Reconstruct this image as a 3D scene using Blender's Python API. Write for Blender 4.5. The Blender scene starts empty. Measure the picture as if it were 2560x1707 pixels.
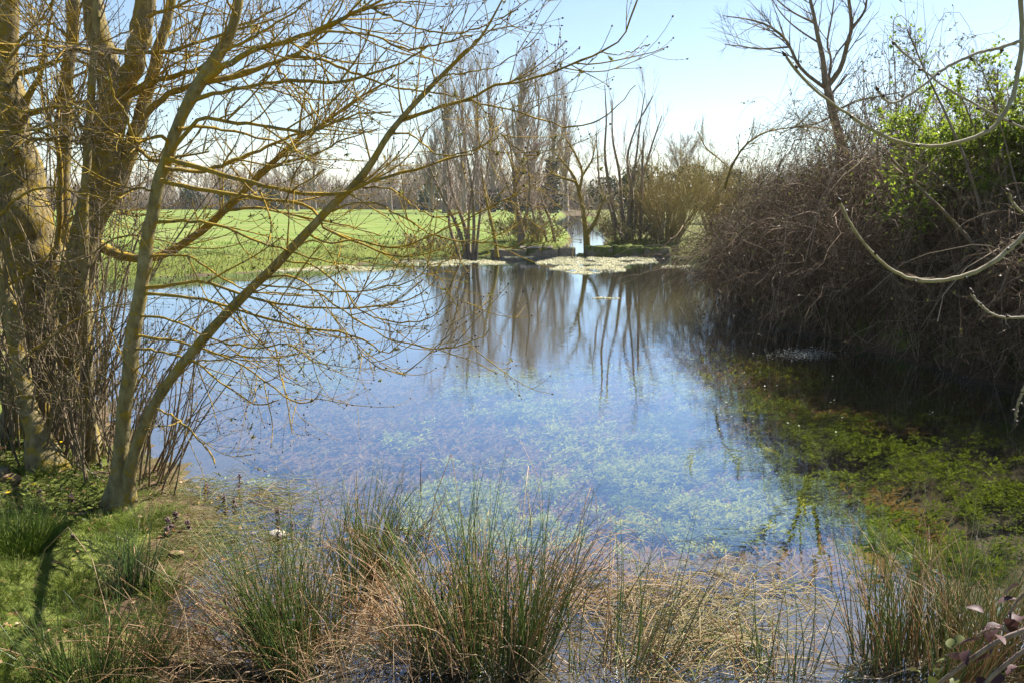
import bpy, math, random
import numpy as np
from mathutils import Vector
R_ = math.radians
random.seed(7)
rng = np.random.default_rng(7)
sc = bpy.context.scene
COL = sc.collection

# ------------------------------------------------------------------ camera, sky, sun, exposure
F_PX = 2133.0                       # focal length in photograph pixels (2560 wide)
PITCH = math.atan(348.0 / F_PX)
CAM_Z = 2.0
cam_d = bpy.data.cameras.new('camera'); cam = bpy.data.objects.new('camera', cam_d); COL.objects.link(cam)
cam.location = (0, 0, CAM_Z); cam.rotation_euler = (math.pi / 2 - PITCH, 0, 0)
cam_d.sensor_width = 36; cam_d.lens = 36 * F_PX / 2560; cam_d.clip_end = 3000; cam_d.clip_start = 0.05
sc.camera = cam

SUN_EL, SUN_AZ = R_(49), R_(50)     # azimuth clockwise from the view direction (+Y)
w = bpy.data.worlds.new('World'); sc.world = w; w.use_nodes = True
nt = w.node_tree; nt.nodes.clear()
sky = nt.nodes.new('ShaderNodeTexSky'); sky.sky_type = 'NISHITA'; sky.sun_disc = False
sky.sun_elevation = SUN_EL; sky.sun_rotation = SUN_AZ
sky.air_density = 1.0; sky.dust_density = 0.35; sky.ozone_density = 2.0; sky.altitude = 0
bg = nt.nodes.new('ShaderNodeBackground'); bg.inputs[1].default_value = 0.051
wo = nt.nodes.new('ShaderNodeOutputWorld')
nt.links.new(sky.outputs[0], bg.inputs[0]); nt.links.new(bg.outputs[0], wo.inputs[0])
sun_d = bpy.data.lights.new('sun', 'SUN'); sun_d.energy = 5.0; sun_d.angle = R_(0.5); sun_d.color = (1, 0.95, 0.87)
sun = bpy.data.objects.new('sun', sun_d); COL.objects.link(sun)
sdir = Vector((math.sin(SUN_AZ) * math.cos(SUN_EL), math.cos(SUN_AZ) * math.cos(SUN_EL), math.sin(SUN_EL)))
sun.rotation_euler = sdir.to_track_quat('Z', 'Y').to_euler(); sun.location = (20, 20, 30)
sc.view_settings.view_transform = 'Standard'; sc.view_settings.look = 'None'
sc.view_settings.exposure = 1.76; sc.view_settings.gamma = 1
sc.cycles.max_bounces = 8; sc.cycles.transparent_max_bounces = 12; sc.cycles.diffuse_bounces = 3
sc.cycles.caustics_reflective = False; sc.cycles.caustics_refractive = False

# ------------------------------------------------------------------ helpers: pixels of the photograph -> places
CP, SP = math.cos(PITCH), math.sin(PITCH)
def ray(px, py):
    u = (np.asarray(px, float) - 1280) / F_PX; v = (853.5 - np.asarray(py, float)) / F_PX
    return u, CP + v * SP, v * CP - SP
def P(px, py, Y):
    x, y, z = ray(px, py); t = Y / y
    return np.stack([x * t, np.asarray(Y, float) + 0 * x, CAM_Z + z * t], -1)
def G(px, py, z=0.0):
    x, y, dz = ray(px, py); t = (z - CAM_Z) / np.minimum(dz, -1e-4)
    return np.stack([x * t, y * t, CAM_Z + dz * t], -1)
def nrm(a): return a / np.maximum(np.linalg.norm(a, axis=-1, keepdims=True), 1e-9)

_ph = np.random.default_rng(3).uniform(0, 6.28, (40, 2)); _dr = np.random.default_rng(4).normal(0, 1, (40, 2)); _dr = nrm(_dr)
def noise2(x, y, s=1.0, o=6, k0=0):
    r = np.zeros(np.broadcast(x, y).shape); a = 1.0; tot = 0; f = 1.0 / s
    for k in range(o):
        d = _dr[(k0 + k) % 40]; e = _dr[(k0 + k + 13) % 40]; p = _ph[(k0 + k) % 40]
        r = r + a * np.sin((x * d[0] + y * d[1]) * f * 6.28 + p[0]) * np.sin((x * e[0] + y * e[1]) * f * 6.28 + p[1])
        tot += a; f *= 1.73; a *= 0.68
    return r / tot * 1.6

# ------------------------------------------------------------------ helpers: objects
def link(o, parent=None):
    COL.objects.link(o)
    if parent is not None: o.parent = parent
    return o
def tag(o, label=None, cat=None, group=None, kind=None):
    if label: o['label'] = label
    if cat: o['category'] = cat
    if group: o['group'] = group
    if kind: o['kind'] = kind
    return o
def thing(name, loc, label, cat, group=None):
    o = bpy.data.objects.new(name, None); o.empty_display_size = 0.1; o.location = tuple(loc); link(o)
    return tag(o, label, cat, group)
def mesh(name, V, F, m, tint=None, smooth=True):
    me = bpy.data.meshes.new(name)
    V = np.asarray(V, np.float32).reshape(-1, 3); F = np.asarray(F, np.int32)
    k = F.shape[1]
    me.vertices.add(len(V)); me.vertices.foreach_set('co', V.ravel())
    me.loops.add(F.size); me.loops.foreach_set('vertex_index', F.ravel())
    me.polygons.add(len(F)); me.polygons.foreach_set('loop_start', np.arange(0, F.size, k, dtype=np.int32))
    try: me.polygons.foreach_set('loop_total', np.full(len(F), k, np.int32))
    except Exception: pass
    if smooth: me.polygons.foreach_set('use_smooth', np.ones(len(F), bool))
    if tint is not None:
        a = me.attributes.new('tint', 'FLOAT', 'POINT'); a.data.foreach_set('value', np.asarray(tint, np.float32))
    me.update(calc_edges=True); me.validate()
    if m: me.materials.append(m)
    return me
def obj(name, V, F, m, parent=None, tint=None, smooth=True, loc=None, kind=None):
    """parent: Empty at parent.location; vertices are world positions."""
    off = np.zeros(3)
    p = parent
    while p is not None: off = off + np.array(p.location); p = p.parent
    if loc is not None: off = off + np.asarray(loc)
    o = bpy.data.objects.new(name, mesh(name, np.asarray(V) - off, F, m, tint, smooth))
    if loc is not None: o.location = tuple(loc)
    link(o, parent)
    if kind: o['kind'] = kind
    return o
def copy_tree(o, parent=None):
    c = o.copy(); link(c, parent)
    for ch in list(o.children): copy_tree(ch, c)
    return c

# ------------------------------------------------------------------ helpers: tubes and branches (batched)
def tubes(Pt, Rd, S=5):
    """Pt (N,K,3), Rd (N,K) -> verts, quads, polyline index per vertex"""
    N, K, _ = Pt.shape
    T = nrm(np.gradient(Pt, axis=1)); mean = nrm(Pt[:, -1] - Pt[:, 0])
    ref = np.eye(3)[np.argmin(np.abs(mean), axis=1)][:, None, :]
    U = nrm(np.cross(T, ref)); W = np.cross(T, U)
    a = np.arange(S) * 2 * np.pi / S
    V = Pt[:, :, None, :] + Rd[:, :, None, None] * (np.cos(a)[None, None, :, None] * U[:, :, None, :] + np.sin(a)[None, None, :, None] * W[:, :, None, :])
    n = np.arange(N)[:, None, None] * K * S; k = np.arange(K - 1)[None, :, None] * S; s = np.arange(S)[None, None, :]; s2 = (s + 1) % S
    F = np.stack(np.broadcast_arrays(n + k + s, n + k + s2, n + k + S + s2, n + k + S + s), -1).reshape(-1, 4)
    return V.reshape(-1, 3), F, np.repeat(np.arange(N), K * S)
def join(parts):
    Vs, Fs, Ts, o = [], [], [], 0
    for V, F, t in parts:
        Vs.append(V); Fs.append(F + o); Ts.append(t); o += len(V)
    return np.concatenate(Vs), np.concatenate(Fs), np.concatenate(Ts)
def spline(pts, K):
    """Catmull-Rom through (n,d) points, K samples evenly by chord"""
    pts = np.asarray(pts, float)
    if len(pts) == 2:
        t = np.linspace(0, 1, K)[:, None]; return pts[0] * (1 - t) + pts[1] * t
    q = np.vstack([2 * pts[0] - pts[1], pts, 2 * pts[-1] - pts[-2]])
    d = np.concatenate([[0], np.cumsum(np.linalg.norm(np.diff(pts[:, :3], axis=0), axis=1))])
    s = np.linspace(0, d[-1], K); i = np.clip(np.searchsorted(d, s, 'right') - 1, 0, len(pts) - 2)
    t = ((s - d[i]) / np.maximum(d[i + 1] - d[i], 1e-9))[:, None]
    p0, p1, p2, p3 = q[i], q[i + 1], q[i + 2], q[i + 3]
    return 0.5 * (2 * p1 + (p2 - p0) * t + (2 * p0 - 5 * p1 + 4 * p2 - p3) * t ** 2 + (3 * p1 - p0 - 3 * p2 + p3) * t ** 3)
def sample(Pt, Rd, idx, t):
    K = Pt.shape[1]; f = np.clip(t, 0, 0.9999) * (K - 1); i = f.astype(int); a = (f - i)
    p = Pt[idx, i] * (1 - a)[:, None] + Pt[idx, i + 1] * a[:, None]
    return p, nrm(Pt[idx, i + 1] - Pt[idx, i]), Rd[idx, i] * (1 - a) + Rd[idx, i + 1] * a
def grow(Pt, Rd, M, t0, t1, L, ang, K=5, up=0.0, wig=0.08, rr=0.6, rmax=1, rmin=0.0008, taper=0.4, lfall=0.5, bias=None, rg=None, weights=None, curl=0.0):
    """M children on the polylines Pt"""
    rg = rg or rng
    if weights is None:
        weights = np.linalg.norm(Pt[:, -1] - Pt[:, 0], axis=1)
    weights = weights / weights.sum()
    idx = rg.choice(len(Pt), M, p=weights); t = rg.uniform(t0, t1, M)
    p, T, r = sample(Pt, Rd, idx, t)
    v = rg.normal(0, 1, (M, 3))
    if bias is not None: v = v + np.asarray(bias)
    v = nrm(v - (v * T).sum(1, keepdims=True) * T)
    a = rg.uniform(ang[0], ang[1], M)[:, None]
    d = np.cos(a) * T + np.sin(a) * v
    ln = rg.uniform(L[0], L[1], M) * (1 - lfall * t)
    out = np.zeros((M, K, 3)); out[:, 0] = p; seg = (ln / (K - 1))[:, None]
    wv = rg.normal(0, 1, (M, 3))
    for k in range(1, K):
        wv = 0.6 * wv + rg.normal(0, 1, (M, 3)) * 0.8
        d = nrm(d + wv * wig + np.array([0, 0, up]) + np.array([0, 0, curl * k / K]))
        p = p + d * seg; out[:, k] = p
    r0 = np.clip(r * rr * rg.uniform(0.7, 1.1, M), rmin, rmax)
    s = np.linspace(0, 1, K)[None]
    return out, r0[:, None] * (1 - (1 - taper) * s)
def rootroots(base, dirs, L, r0, K, wig, up, rg=None, taper=0.3):
    rg = rg or rng
    M = len(base); out = np.zeros((M, K, 3)); p = base.copy(); d = nrm(dirs); out[:, 0] = p; seg = (L / (K - 1))[:, None]
    wv = rg.normal(0, 1, (M, 3))
    for k in range(1, K):
        wv = 0.6 * wv + rg.normal(0, 1, (M, 3)) * 0.8
        upv = up if np.ndim(up) == 0 else up[:, None] * 0
        d = nrm(d + wv * wig + (np.array([0, 0, up]) if np.ndim(up) == 0 else np.stack([0 * up, 0 * up, up], -1)))
        p = p + d * seg; out[:, k] = p
    return out, r0[:, None] * (1 - (1 - taper) * np.linspace(0, 1, K)[None])
def cards(C, D, Nn, L, W, bend=0.0):
    """leaf diamonds of two quads folded at the midrib: C base, D direction, Nn up; 5 verts"""
    D = nrm(D); S = nrm(np.cross(D, Nn)); U = np.cross(S, D)
    L = np.broadcast_to(L, len(C))[:, None]; W = np.broadcast_to(W, len(C))[:, None]
    v0 = C; v1 = C + D * L * 0.45 + S * W * 0.5 + U * W * 0.18; v2 = C + D * L - U * L * bend; v3 = C + D * L * 0.45 - S * W * 0.5 + U * W * 0.18
    V = np.stack([v0, v1, v2, v3], 1).reshape(-1, 3)
    n = np.arange(len(C)) * 4
    F = np.concatenate([np.stack([n, n + 1, n + 2], -1), np.stack([n, n + 2, n + 3], -1)])
    return V, F, np.repeat(np.arange(len(C)), 4)
def octa(C, D, L, W):
    """small pointed buds: 6 verts, 8 triangles"""
    D = nrm(D); S = nrm(np.cross(D, rng.normal(0, 1, D.shape))); U = np.cross(D, S)
    L = np.broadcast_to(L, len(C))[:, None]; W = np.broadcast_to(W, len(C))[:, None]
    m = C + D * L * 0.4
    V = np.stack([C, m + S * W, m + U * W, m - S * W, m - U * W, C + D * L], 1).reshape(-1, 3)
    n = np.arange(len(C)) * 6; q = [(0, 2, 1), (0, 3, 2), (0, 4, 3), (0, 1, 4), (5, 1, 2), (5, 2, 3), (5, 3, 4), (5, 4, 1)]
    F = np.concatenate([np.stack([n + a, n + b, n + c], -1) for a, b, c in q])
    return V, F, np.repeat(np.arange(len(C)), 6)
def blob(c, r, seed, n=2, squash=1.0, rough=0.18, flat=0.0):
    """lumpy stone"""
    import bmesh
    bm = bmesh.new(); bmesh.ops.create_icosphere(bm, subdivisions=n, radius=1)
    V = np.array([v.co[:] for v in bm.verts]); F = np.array([[v.index for v in f.verts] for f in bm.faces]); bm.free()
    d = 1 + rough * (noise2(V[:, 0] + seed, V[:, 1] + V[:, 2] * .7, 1.9) + 0.5 * noise2(V[:, 2] - seed, V[:, 0] * .8 + V[:, 1], .8))
    V = V * d[:, None] * np.asarray(r); return V + np.asarray(c), F

# ------------------------------------------------------------------ materials
def new_mat(name):
    m = bpy.data.materials.new(name); m.use_nodes = True; n = m.node_tree; n.nodes.clear(); return m, n
def ramp(n, cols, src):
    r = n.nodes.new('ShaderNodeValToRGB'); e = r.color_ramp.elements
    while len(e) < len(cols): e.new(0.5)
    for i, c in enumerate(cols):
        if len(c) == 4: e[i].position = c[3]
        else: e[i].position = i / max(1, len(cols) - 1)
        e[i].color = (*c[:3], 1)
    n.links.new(src, r.inputs[0]); return r.outputs[0]
def noise_node(n, scale, detail=4, rough=0.6, stretch=None, coord='Object', dist=0.0):
    tc = n.nodes.new('ShaderNodeTexCoord'); nz = n.nodes.new('ShaderNodeTexNoise')
    nz.inputs['Scale'].default_value = scale; nz.inputs['Detail'].default_value = detail; nz.inputs['Roughness'].default_value = rough; nz.inputs['Distortion'].default_value = dist
    s = tc.outputs[coord]
    if stretch:
        mp = n.nodes.new('ShaderNodeMapping'); mp.inputs['Scale'].default_value = stretch; n.links.new(s, mp.inputs[0]); s = mp.outputs[0]
    n.links.new(s, nz.inputs[0]); return nz.outputs['Fac']
def mixc(n, a, b, fac, mode='MIX'):
    x = n.nodes.new('ShaderNodeMix'); x.data_type = 'RGBA'; x.blend_type = mode
    for s, v in ((x.inputs[6], a), (x.inputs[7], b)):
        if isinstance(v, tuple): s.default_value = (*v, 1)
        else: n.links.new(v, s)
    if isinstance(fac, float): x.inputs[0].default_value = fac
    else: n.links.new(fac, x.inputs[0])
    return x.outputs[2]
def finish(m, n, col, rough=0.7, transl=0.0, bump=None, bstr=0.3, bdist=0.01, spec=0.3, tcol=None):
    b = n.nodes.new('ShaderNodeBsdfPrincipled'); o = n.nodes.new('ShaderNodeOutputMaterial')
    n.links.new(col, b.inputs['Base Color']); b.inputs['Roughness'].default_value = rough; b.inputs['Specular IOR Level'].default_value = spec
    if bump is not None:
        bp = n.nodes.new('ShaderNodeBump'); bp.inputs['Strength'].default_value = bstr; bp.inputs['Distance'].default_value = bdist
        n.links.new(bump, bp.inputs['Height']); n.links.new(bp.outputs[0], b.inputs['Normal'])
    sh = b.outputs[0]
    if transl > 0:
        t = n.nodes.new('ShaderNodeBsdfTranslucent'); mx = n.nodes.new('ShaderNodeMixShader'); mx.inputs[0].default_value = transl
        n.links.new(tcol if tcol is not None else col, t.inputs[0]); n.links.new(sh, mx.inputs[1]); n.links.new(t.outputs[0], mx.inputs[2]); sh = mx.outputs[0]
    n.links.new(sh, o.inputs[0]); return m
def tint_mat(name, cols, rough=0.6, transl=0.0, nscale=3.0, namp=0.35, spec=0.3):
    m, n = new_mat(name); at = n.nodes.new('ShaderNodeAttribute'); at.attribute_name = 'tint'
    c = ramp(n, cols, at.outputs['Fac'])
    nz = noise_node(n, nscale, 3)
    k = ramp(n, [(1 - namp,) * 3, (1 + namp * 0.6,) * 3], nz)
    c = mixc(n, c, k, 1.0, 'MULTIPLY')
    return finish(m, n, c, rough, transl, spec=spec)
def bark_mat(name, base, dark, lichen, lich_amt, scale=9.0, pale=None, bstr=0.6):
    m, n = new_mat(name)
    n1 = noise_node(n, scale * 2.2, 6, 0.65, (1, 1, 0.45)); c = ramp(n, [(*dark, 0.3), (*base, 0.62)], n1)
    if pale:
        n3 = noise_node(n, scale * 0.8, 4, 0.6, (1, 1, 1.6)); c = mixc(n, c, pale, ramp(n, [(0, 0, 0, .55), (.8, .8, .8, .7)], n3))
    n2 = noise_node(n, scale, 5, 0.7, None, 'Object', 0.6); f = ramp(n, [(0, 0, 0, 0.62 - lich_amt * 0.42), (1, 1, 1, 0.70 - lich_amt * 0.38)], n2)
    n4 = noise_node(n, scale * 5, 3); lc = mixc(n, lichen, tuple(x * 0.45 for x in lichen), n4)
    c = mixc(n, c, lc, f)
    return finish(m, n, c, 0.9, bump=n1, bstr=bstr, bdist=0.02, spec=0.15)

M = {}
M['bark_lichen'] = bark_mat('bark_lichen', (.25, .195, .10), (.045, .033, .02), (.31, .215, .035), 0.34, 12, (.15, .135, .055), 1.0)
M['bark_ash'] = bark_mat('bark_ash', (.26, .21, .10), (.075, .056, .028), (.34, .235, .035), 0.26, 11, (.28, .24, .16), 1.0)
M['bark_smooth'] = bark_mat('bark_smooth', (.27, .225, .105), (.10, .076, .038), (.35, .245, .035), 0.24, 9, (.28, .24, .15), .9)
M['twig_lichen'] = bark_mat('twig_lichen', (.22, .17, .07), (.09, .065, .03), (.38, .25, .035), 0.5, 14)
M['twig'] = bark_mat('twig', (.20, .155, .10), (.09, .065, .045), (.26, .19, .05), 0.2, 14)
M['twig_grey'] = bark_mat('twig_grey', (.33, .28, .24), (.20, .16, .13), (.33, .28, .15), 0.15, 30, None, 0.25)
M['twig_olive'] = bark_mat('twig_olive', (.30, .26, .18), (.19, .15, .10), (.30, .25, .12), 0.15, 30, None, 0.25)
M['bud'] = tint_mat('bud', [(.03, .02, .018), (.06, .04, .03)], 0.6)
M['sprout'] = tint_mat('sprout', [(.22, .17, .05), (.25, .28, .06), (.16, .11, .04)], 0.6, 0.3)
M['bark_far'] = tint_mat('bark_far', [(.25, .19, .15), (.33, .26, .21), (.19, .145, .115)], 0.9)
M['bark_alder'] = bark_mat('bark_alder', (.25, .20, .15), (.12, .09, .065), (.28, .22, .08), 0.2, 4)
M['bark_yellow'] = bark_mat('bark_yellow', (.22, .17, .08), (.09, .07, .035), (.32, .23, .04), 0.6, 4)
M['twig_far'] = tint_mat('twig_far', [(.33, .25, .19), (.42, .33, .26), (.27, .20, .15)], 0.9)
M['twig_willow'] = tint_mat('twig_willow', [(.32, .26, .085), (.40, .30, .12), (.23, .19, .07)], 0.8)
M['wood_mass'] = tint_mat('wood_mass', [(.28, .20, .14), (.34, .26, .19), (.23, .19, .10)], 0.9)
M['evergreen'] = tint_mat('evergreen', [(.015, .03, .012), (.04, .06, .02), (.06, .075, .03)], 0.5, 0.15)
M['ivy'] = tint_mat('ivy', [(.015, .03, .012), (.03, .05, .018), (.05, .06, .02)], 0.45, 0.1)
M['cane'] = tint_mat('cane', [(.06, .038, .022, 0), (.115, .075, .045, .4), (.20, .135, .085, .8), (.46, .36, .25, 1)], 0.75, 0, 1.5, 0.4, 0.1)
M['bramble_leaf'] = tint_mat('bramble_leaf', [(.04, .05, .015), (.09, .11, .025), (.14, .08, .04), (.17, .20, .035)], 0.5, 0.4, 4, 0.3, 0.2)
M['hawthorn_leaf'] = tint_mat('hawthorn_leaf', [(.10, .15, .015), (.20, .28, .02), (.30, .36, .035)], 0.45, 0.55, 4, 0.3, 0.4)
M['rush'] = tint_mat('rush', [(.04, .075, .022), (.085, .14, .03), (.15, .19, .04), (.22, .16, .05)], 0.4, 0.12, 4, 0.3, 0.5)
M['rush_dry'] = tint_mat('rush_dry', [(.28, .14, .055), (.40, .24, .11), (.52, .38, .22), (.22, .11, .045)], 0.5, 0.25, 5, 0.3, 0.4)
M['grass'] = tint_mat('grass', [(.08, .14, .012), (.18, .25, .022), (.28, .33, .045), (.38, .31, .13)], 0.5, 0.4, 3, 0.3, 0.35)
M['straw'] = tint_mat('straw', [(.17, .20, .035), (.33, .26, .11), (.47, .37, .20), (.26, .16, .07)], 0.5, 0.3, 3, 0.3, 0.4)
M['weed_bright'] = tint_mat('weed_bright', [(.13, .16, .008), (.25, .27, .012), (.38, .36, .03)], 0.9, 0.05, 1.2, 0.3, 0.0)
M['weed'] = tint_mat('weed', [(.04, .055, .006), (.105, .14, .010), (.20, .24, .018)], 0.9, 0.12, 1.2, 0.3, 0.0)
M['weed_brown'] = tint_mat('weed_brown', [(.17, .09, .03), (.25, .15, .05), (.16, .15, .03)], 0.9, 0.2, 1.2, 0.3, 0.0)
M['mat_weed'] = tint_mat('mat_weed', [(.55, .50, .32), (.42, .42, .2), (.62, .55, .42)], 0.5, 0.2, 2, 0.2)
M['nettle'] = tint_mat('nettle', [(.06, .09, .02), (.10, .13, .03)], 0.5, 0.3)
M['nettle_top'] = tint_mat('nettle_top', [(.09, .055, .05), (.15, .085, .095), (.30, .20, .25)], 0.6, 0.25)
M['petal'] = tint_mat('petal', [(.75, .50, .01), (.80, .58, .02)], 0.35, 0.2)
M['white_petal'] = tint_mat('white_petal', [(.40, .42, .22), (.62, .60, .50), (.75, .72, .66)], 0.5, 0.2)
M['purple_leaf'] = tint_mat('purple_leaf', [(.04, .016, .016), (.065, .03, .03), (.10, .055, .055), (.11, .13, .03)], 0.55, 0.15, 8, 0.35, 0.2)
M['cane_fore'] = bark_mat('cane_fore', (.26, .20, .16), (.13, .08, .07), (.28, .24, .16), 0.2, 25, None, 0.3)

def stone_mat(name, a, b, moss, amt, scale=3.0):
    m, n = new_mat(name); n1 = noise_node(n, scale * 3, 8, 0.7); c = ramp(n, [(*a, .3), (*b, .7)], n1)
    n2 = noise_node(n, scale, 5, .65)
    ge = n.nodes.new('ShaderNodeNewGeometry'); sx = n.nodes.new('ShaderNodeSeparateXYZ'); n.links.new(ge.outputs['Normal'], sx.inputs[0])
    ad = n.nodes.new('ShaderNodeMath'); ad.operation = 'MULTIPLY_ADD'; ad.inputs[1].default_value = 0.25; n.links.new(sx.outputs[2], ad.inputs[0]); n.links.new(n2, ad.inputs[2])
    c = mixc(n, c, moss, ramp(n, [(0, 0, 0, .72 - amt * .4), (1, 1, 1, .82 - amt * .4)], ad.outputs[0]))
    return finish(m, n, c, 0.9, bump=n1, bstr=0.8, bdist=0.03, spec=0.2)
M['stone'] = stone_mat('stone', (.15, .115, .075), (.33, .27, .19), (.10, .11, .03), 0.3)
M['stone_moss'] = stone_mat('stone_moss', (.10, .085, .06), (.26, .22, .16), (.10, .12, .02), 0.6)
M['stone_pale'] = stone_mat('stone_pale', (.45, .38, .32), (.62, .55, .48), (.2, .2, .08), 0.05, 20)
M['stone_brown'] = stone_mat('stone_brown', (.20, .12, .07), (.34, .22, .13), (.15, .14, .04), 0.1, 15)
M['plank'] = bark_mat('plank', (.42, .34, .27), (.22, .17, .13), (.3, .28, .15), 0.1, 3)

# ground: grass field, muddy pond bed, earthy banks; the kind of ground follows the real height and distance to the shore (attribute)
def ground_mat():
    m, n = new_mat('ground')
    at = n.nodes.new('ShaderNodeAttribute'); at.attribute_name = 'tint'   # 0 bed .. 0.4 mud .. 0.6 lawn .. 1 field
    nz = noise_node(n, 0.35, 6, 0.6); nf = noise_node(n, 9.0, 6, 0.7); nr = noise_node(n, 0.6, 5, 0.6, (0.25, 2.2, 1))
    bed = ramp(n, [(.045, .036, .022, .3), (.10, .078, .045, .7)], nf)
    mud = ramp(n, [(.05, .034, .02, .3), (.14, .095, .055, .7)], nf)
    lawn = ramp(n, [(.07, .085, .02, .3), (.13, .15, .03, .7)], nf)
    field = ramp(n, [(.085, .135, .024, .3), (.13, .175, .04, .5), (.20, .19, .085, .68)], nr)
    field = mixc(n, field, ramp(n, [(.7, .75, .6, .3), (1.1, 1.1, 1.0, .7)], nz), 1.0, 'MULTIPLY')
    def step(a, b): return ramp(n, [(0, 0, 0, a), (1, 1, 1, b)], at.outputs['Fac'])
    c = mixc(n, bed, mud, step(.25, .38)); c = mixc(n, c, lawn, step(.48, .58)); c = mixc(n, c, field, step(.75, .9))
    return finish(m, n, c, 0.95, bump=nf, bstr=0.5, bdist=0.03, spec=0.1)
M['ground'] = ground_mat()

def water_mat(name, ior, rip, tcol, rough=0.0, far=True):
    m, n = new_mat(name)
    ge = n.nodes.new('ShaderNodeNewGeometry'); dt = n.nodes.new('ShaderNodeVectorMath'); dt.operation = 'DOT_PRODUCT'; n.links.new(ge.outputs['Incoming'], dt.inputs[0])
    def mth(op, x, y=None, z=None):
        q = n.nodes.new('ShaderNodeMath'); q.operation = op; q.use_clamp = op == 'SUBTRACT'
        for j, v in enumerate((x, y, z)):
            if v is None: continue
            if isinstance(v, (int, float)): q.inputs[j].default_value = v
            else: n.links.new(v, q.inputs[j])
        return q.outputs[0]
    fres = mth('MULTIPLY_ADD', mth('POWER', mth('SUBTRACT', 1.0, mth('ABSOLUTE', dt.outputs['Value'])), ior[1]), 1 - ior[0], ior[0])
    gl = n.nodes.new('ShaderNodeBsdfGlossy'); gl.inputs['Roughness'].default_value = rough; gl.inputs['Color'].default_value = (.74, .85, 1, 1)
    tr = n.nodes.new('ShaderNodeBsdfTransparent'); tr.inputs[0].default_value = (*tcol, 1)
    mx = n.nodes.new('ShaderNodeMixShader'); o = n.nodes.new('ShaderNodeOutputMaterial')
    a = noise_node(n, 3.2, 3, 0.55, (0.55, 1.5, 1)); b = noise_node(n, 14, 2, 0.5, (0.5, 1.6, 1))
    ad = n.nodes.new('ShaderNodeMath'); ad.operation = 'MULTIPLY_ADD'; ad.inputs[1].default_value = 0.22; n.links.new(b, ad.inputs[0]); n.links.new(a, ad.inputs[2])
    bp = n.nodes.new('ShaderNodeBump'); bp.inputs['Strength'].default_value = 1.0; bp.inputs['Distance'].default_value = rip
    n.links.new(ad.outputs[0], bp.inputs['Height']); n.links.new(bp.outputs[0], gl.inputs['Normal']); n.links.new(bp.outputs[0], dt.inputs[1])
    n.links.new(fres, mx.inputs[0]); n.links.new(tr.outputs[0], mx.inputs[1]); n.links.new(gl.outputs[0], mx.inputs[2]); n.links.new(mx.outputs[0], o.inputs[0])
    return m
M['water'] = water_mat('water', (.075, 2.35), 0.0014, (.93, .94, .88))

# ------------------------------------------------------------------ terrain and water
POND = np.array([(-.7, 1.9), (-1.15, 3.2), (-1.62, 3.9), (-1.72, 4.6), (-1.95, 5.3), (-2.5, 6.3), (-3.6, 7.8), (-5.5, 10), (-8, 14), (-10.5, 18.5), (-11.2, 21.4),
                 (-7.8, 24.3), (-3.9, 29.2), (-2.0, 31.6), (.3, 32.3), (3, 32.8), (6.6, 31.8), (6.2, 25), (5.2, 19.5), (4.4, 16.2), (4.3, 13.8), (4.9, 11), (5.4, 8.5), (5.2, 5.5), (3.6, 3.2), (2.2, 1.9)])
def shore(x, y):
    """signed distance to the pond outline, negative in the water"""
    x = np.asarray(x, float); y = np.asarray(y, float)
    d = np.full(x.shape, 1e9); ins = np.zeros(x.shape, bool); n = len(POND)
    for i in range(n):
        ax, ay = POND[i]; bx, by = POND[(i + 1) % n]; ex, ey = bx - ax, by - ay
        t = np.clip(((x - ax) * ex + (y - ay) * ey) / (ex * ex + ey * ey), 0, 1)
        d = np.minimum(d, np.hypot(x - ax - t * ex, y - ay - t * ey))
        c = ((ay > y) != (by > y)); xi = ax + (y - ay) / np.where(ey == 0, 1e-9, ey) * ex; ins ^= c & (x < xi)
    return np.where(ins, -d, d)
def stream_d(x, y):
    cx = 2.6 + (y - 32) * 0.065 + 0.6 * np.sin((y - 32) * 0.09)
    return np.where(y > 31.5, np.abs(x - cx) - 0.55 - 0.02 * np.clip(y - 32, 0, 40), 5.0)
def sm(a, b, x): t = np.clip((x - a) / (b - a), 0, 1); return t * t * (3 - 2 * t)
def height(x, y):
    x = np.asarray(x, float); y = np.asarray(y, float)
    s = shore(x, y) + 0.22 * noise2(x, y, 1.7) * sm(0, 3, y); din = np.maximum(-s, 0); dout = np.maximum(s, 0)
    near = 1 - sm(4.4, 7.0, y)
    bed = -(0.03 + 0.85 * sm(0, 3.2, din)); shelf = -0.065 - 0.05 * sm(3.4, 4.8, y) + 0.035 * noise2(x, y, .8) * sm(0, .4, din)
    bed = bed * (1 - near) + np.minimum(shelf, -.0 + 0 * shelf + .02) * near
    left = (1 - sm(7.5, 11, y)); 
    bank_near = 0.02 + 0.26 * sm(0, 2.6, dout) + 0.04 * noise2(x, y, .9) * sm(0, .5, dout)
    bank_far = 0.03 + 0.42 * sm(0, 1.6, dout) + 0.06 * noise2(x, y, 6.0)
    right = sm(2.5, 4.0, x) * (1 - sm(28, 36, y)) * sm(2, 4.5, y)
    bank = bank_near * left + bank_far * (1 - left)
    bank = bank + right * 0.5 * sm(.2, 2.5, dout)  # extra rise added to the right bank, shaped to block light behind the brambles
    bank = bank * (0.35 + 0.65 * sm(0, .8, dout))
    z = np.where(s < 0, bed, bank)
    st = stream_d(x, y); z = np.where(s > 0, z - (z + 0.10) * (1 - sm(-0.2, 0.5, st)), z)
    z = z + 0.0022 * np.clip(y - 60, 0, 400) * 0
    return z
def ground_z(p): return float(height(np.array(p[0]), np.array(p[1])))

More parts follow.
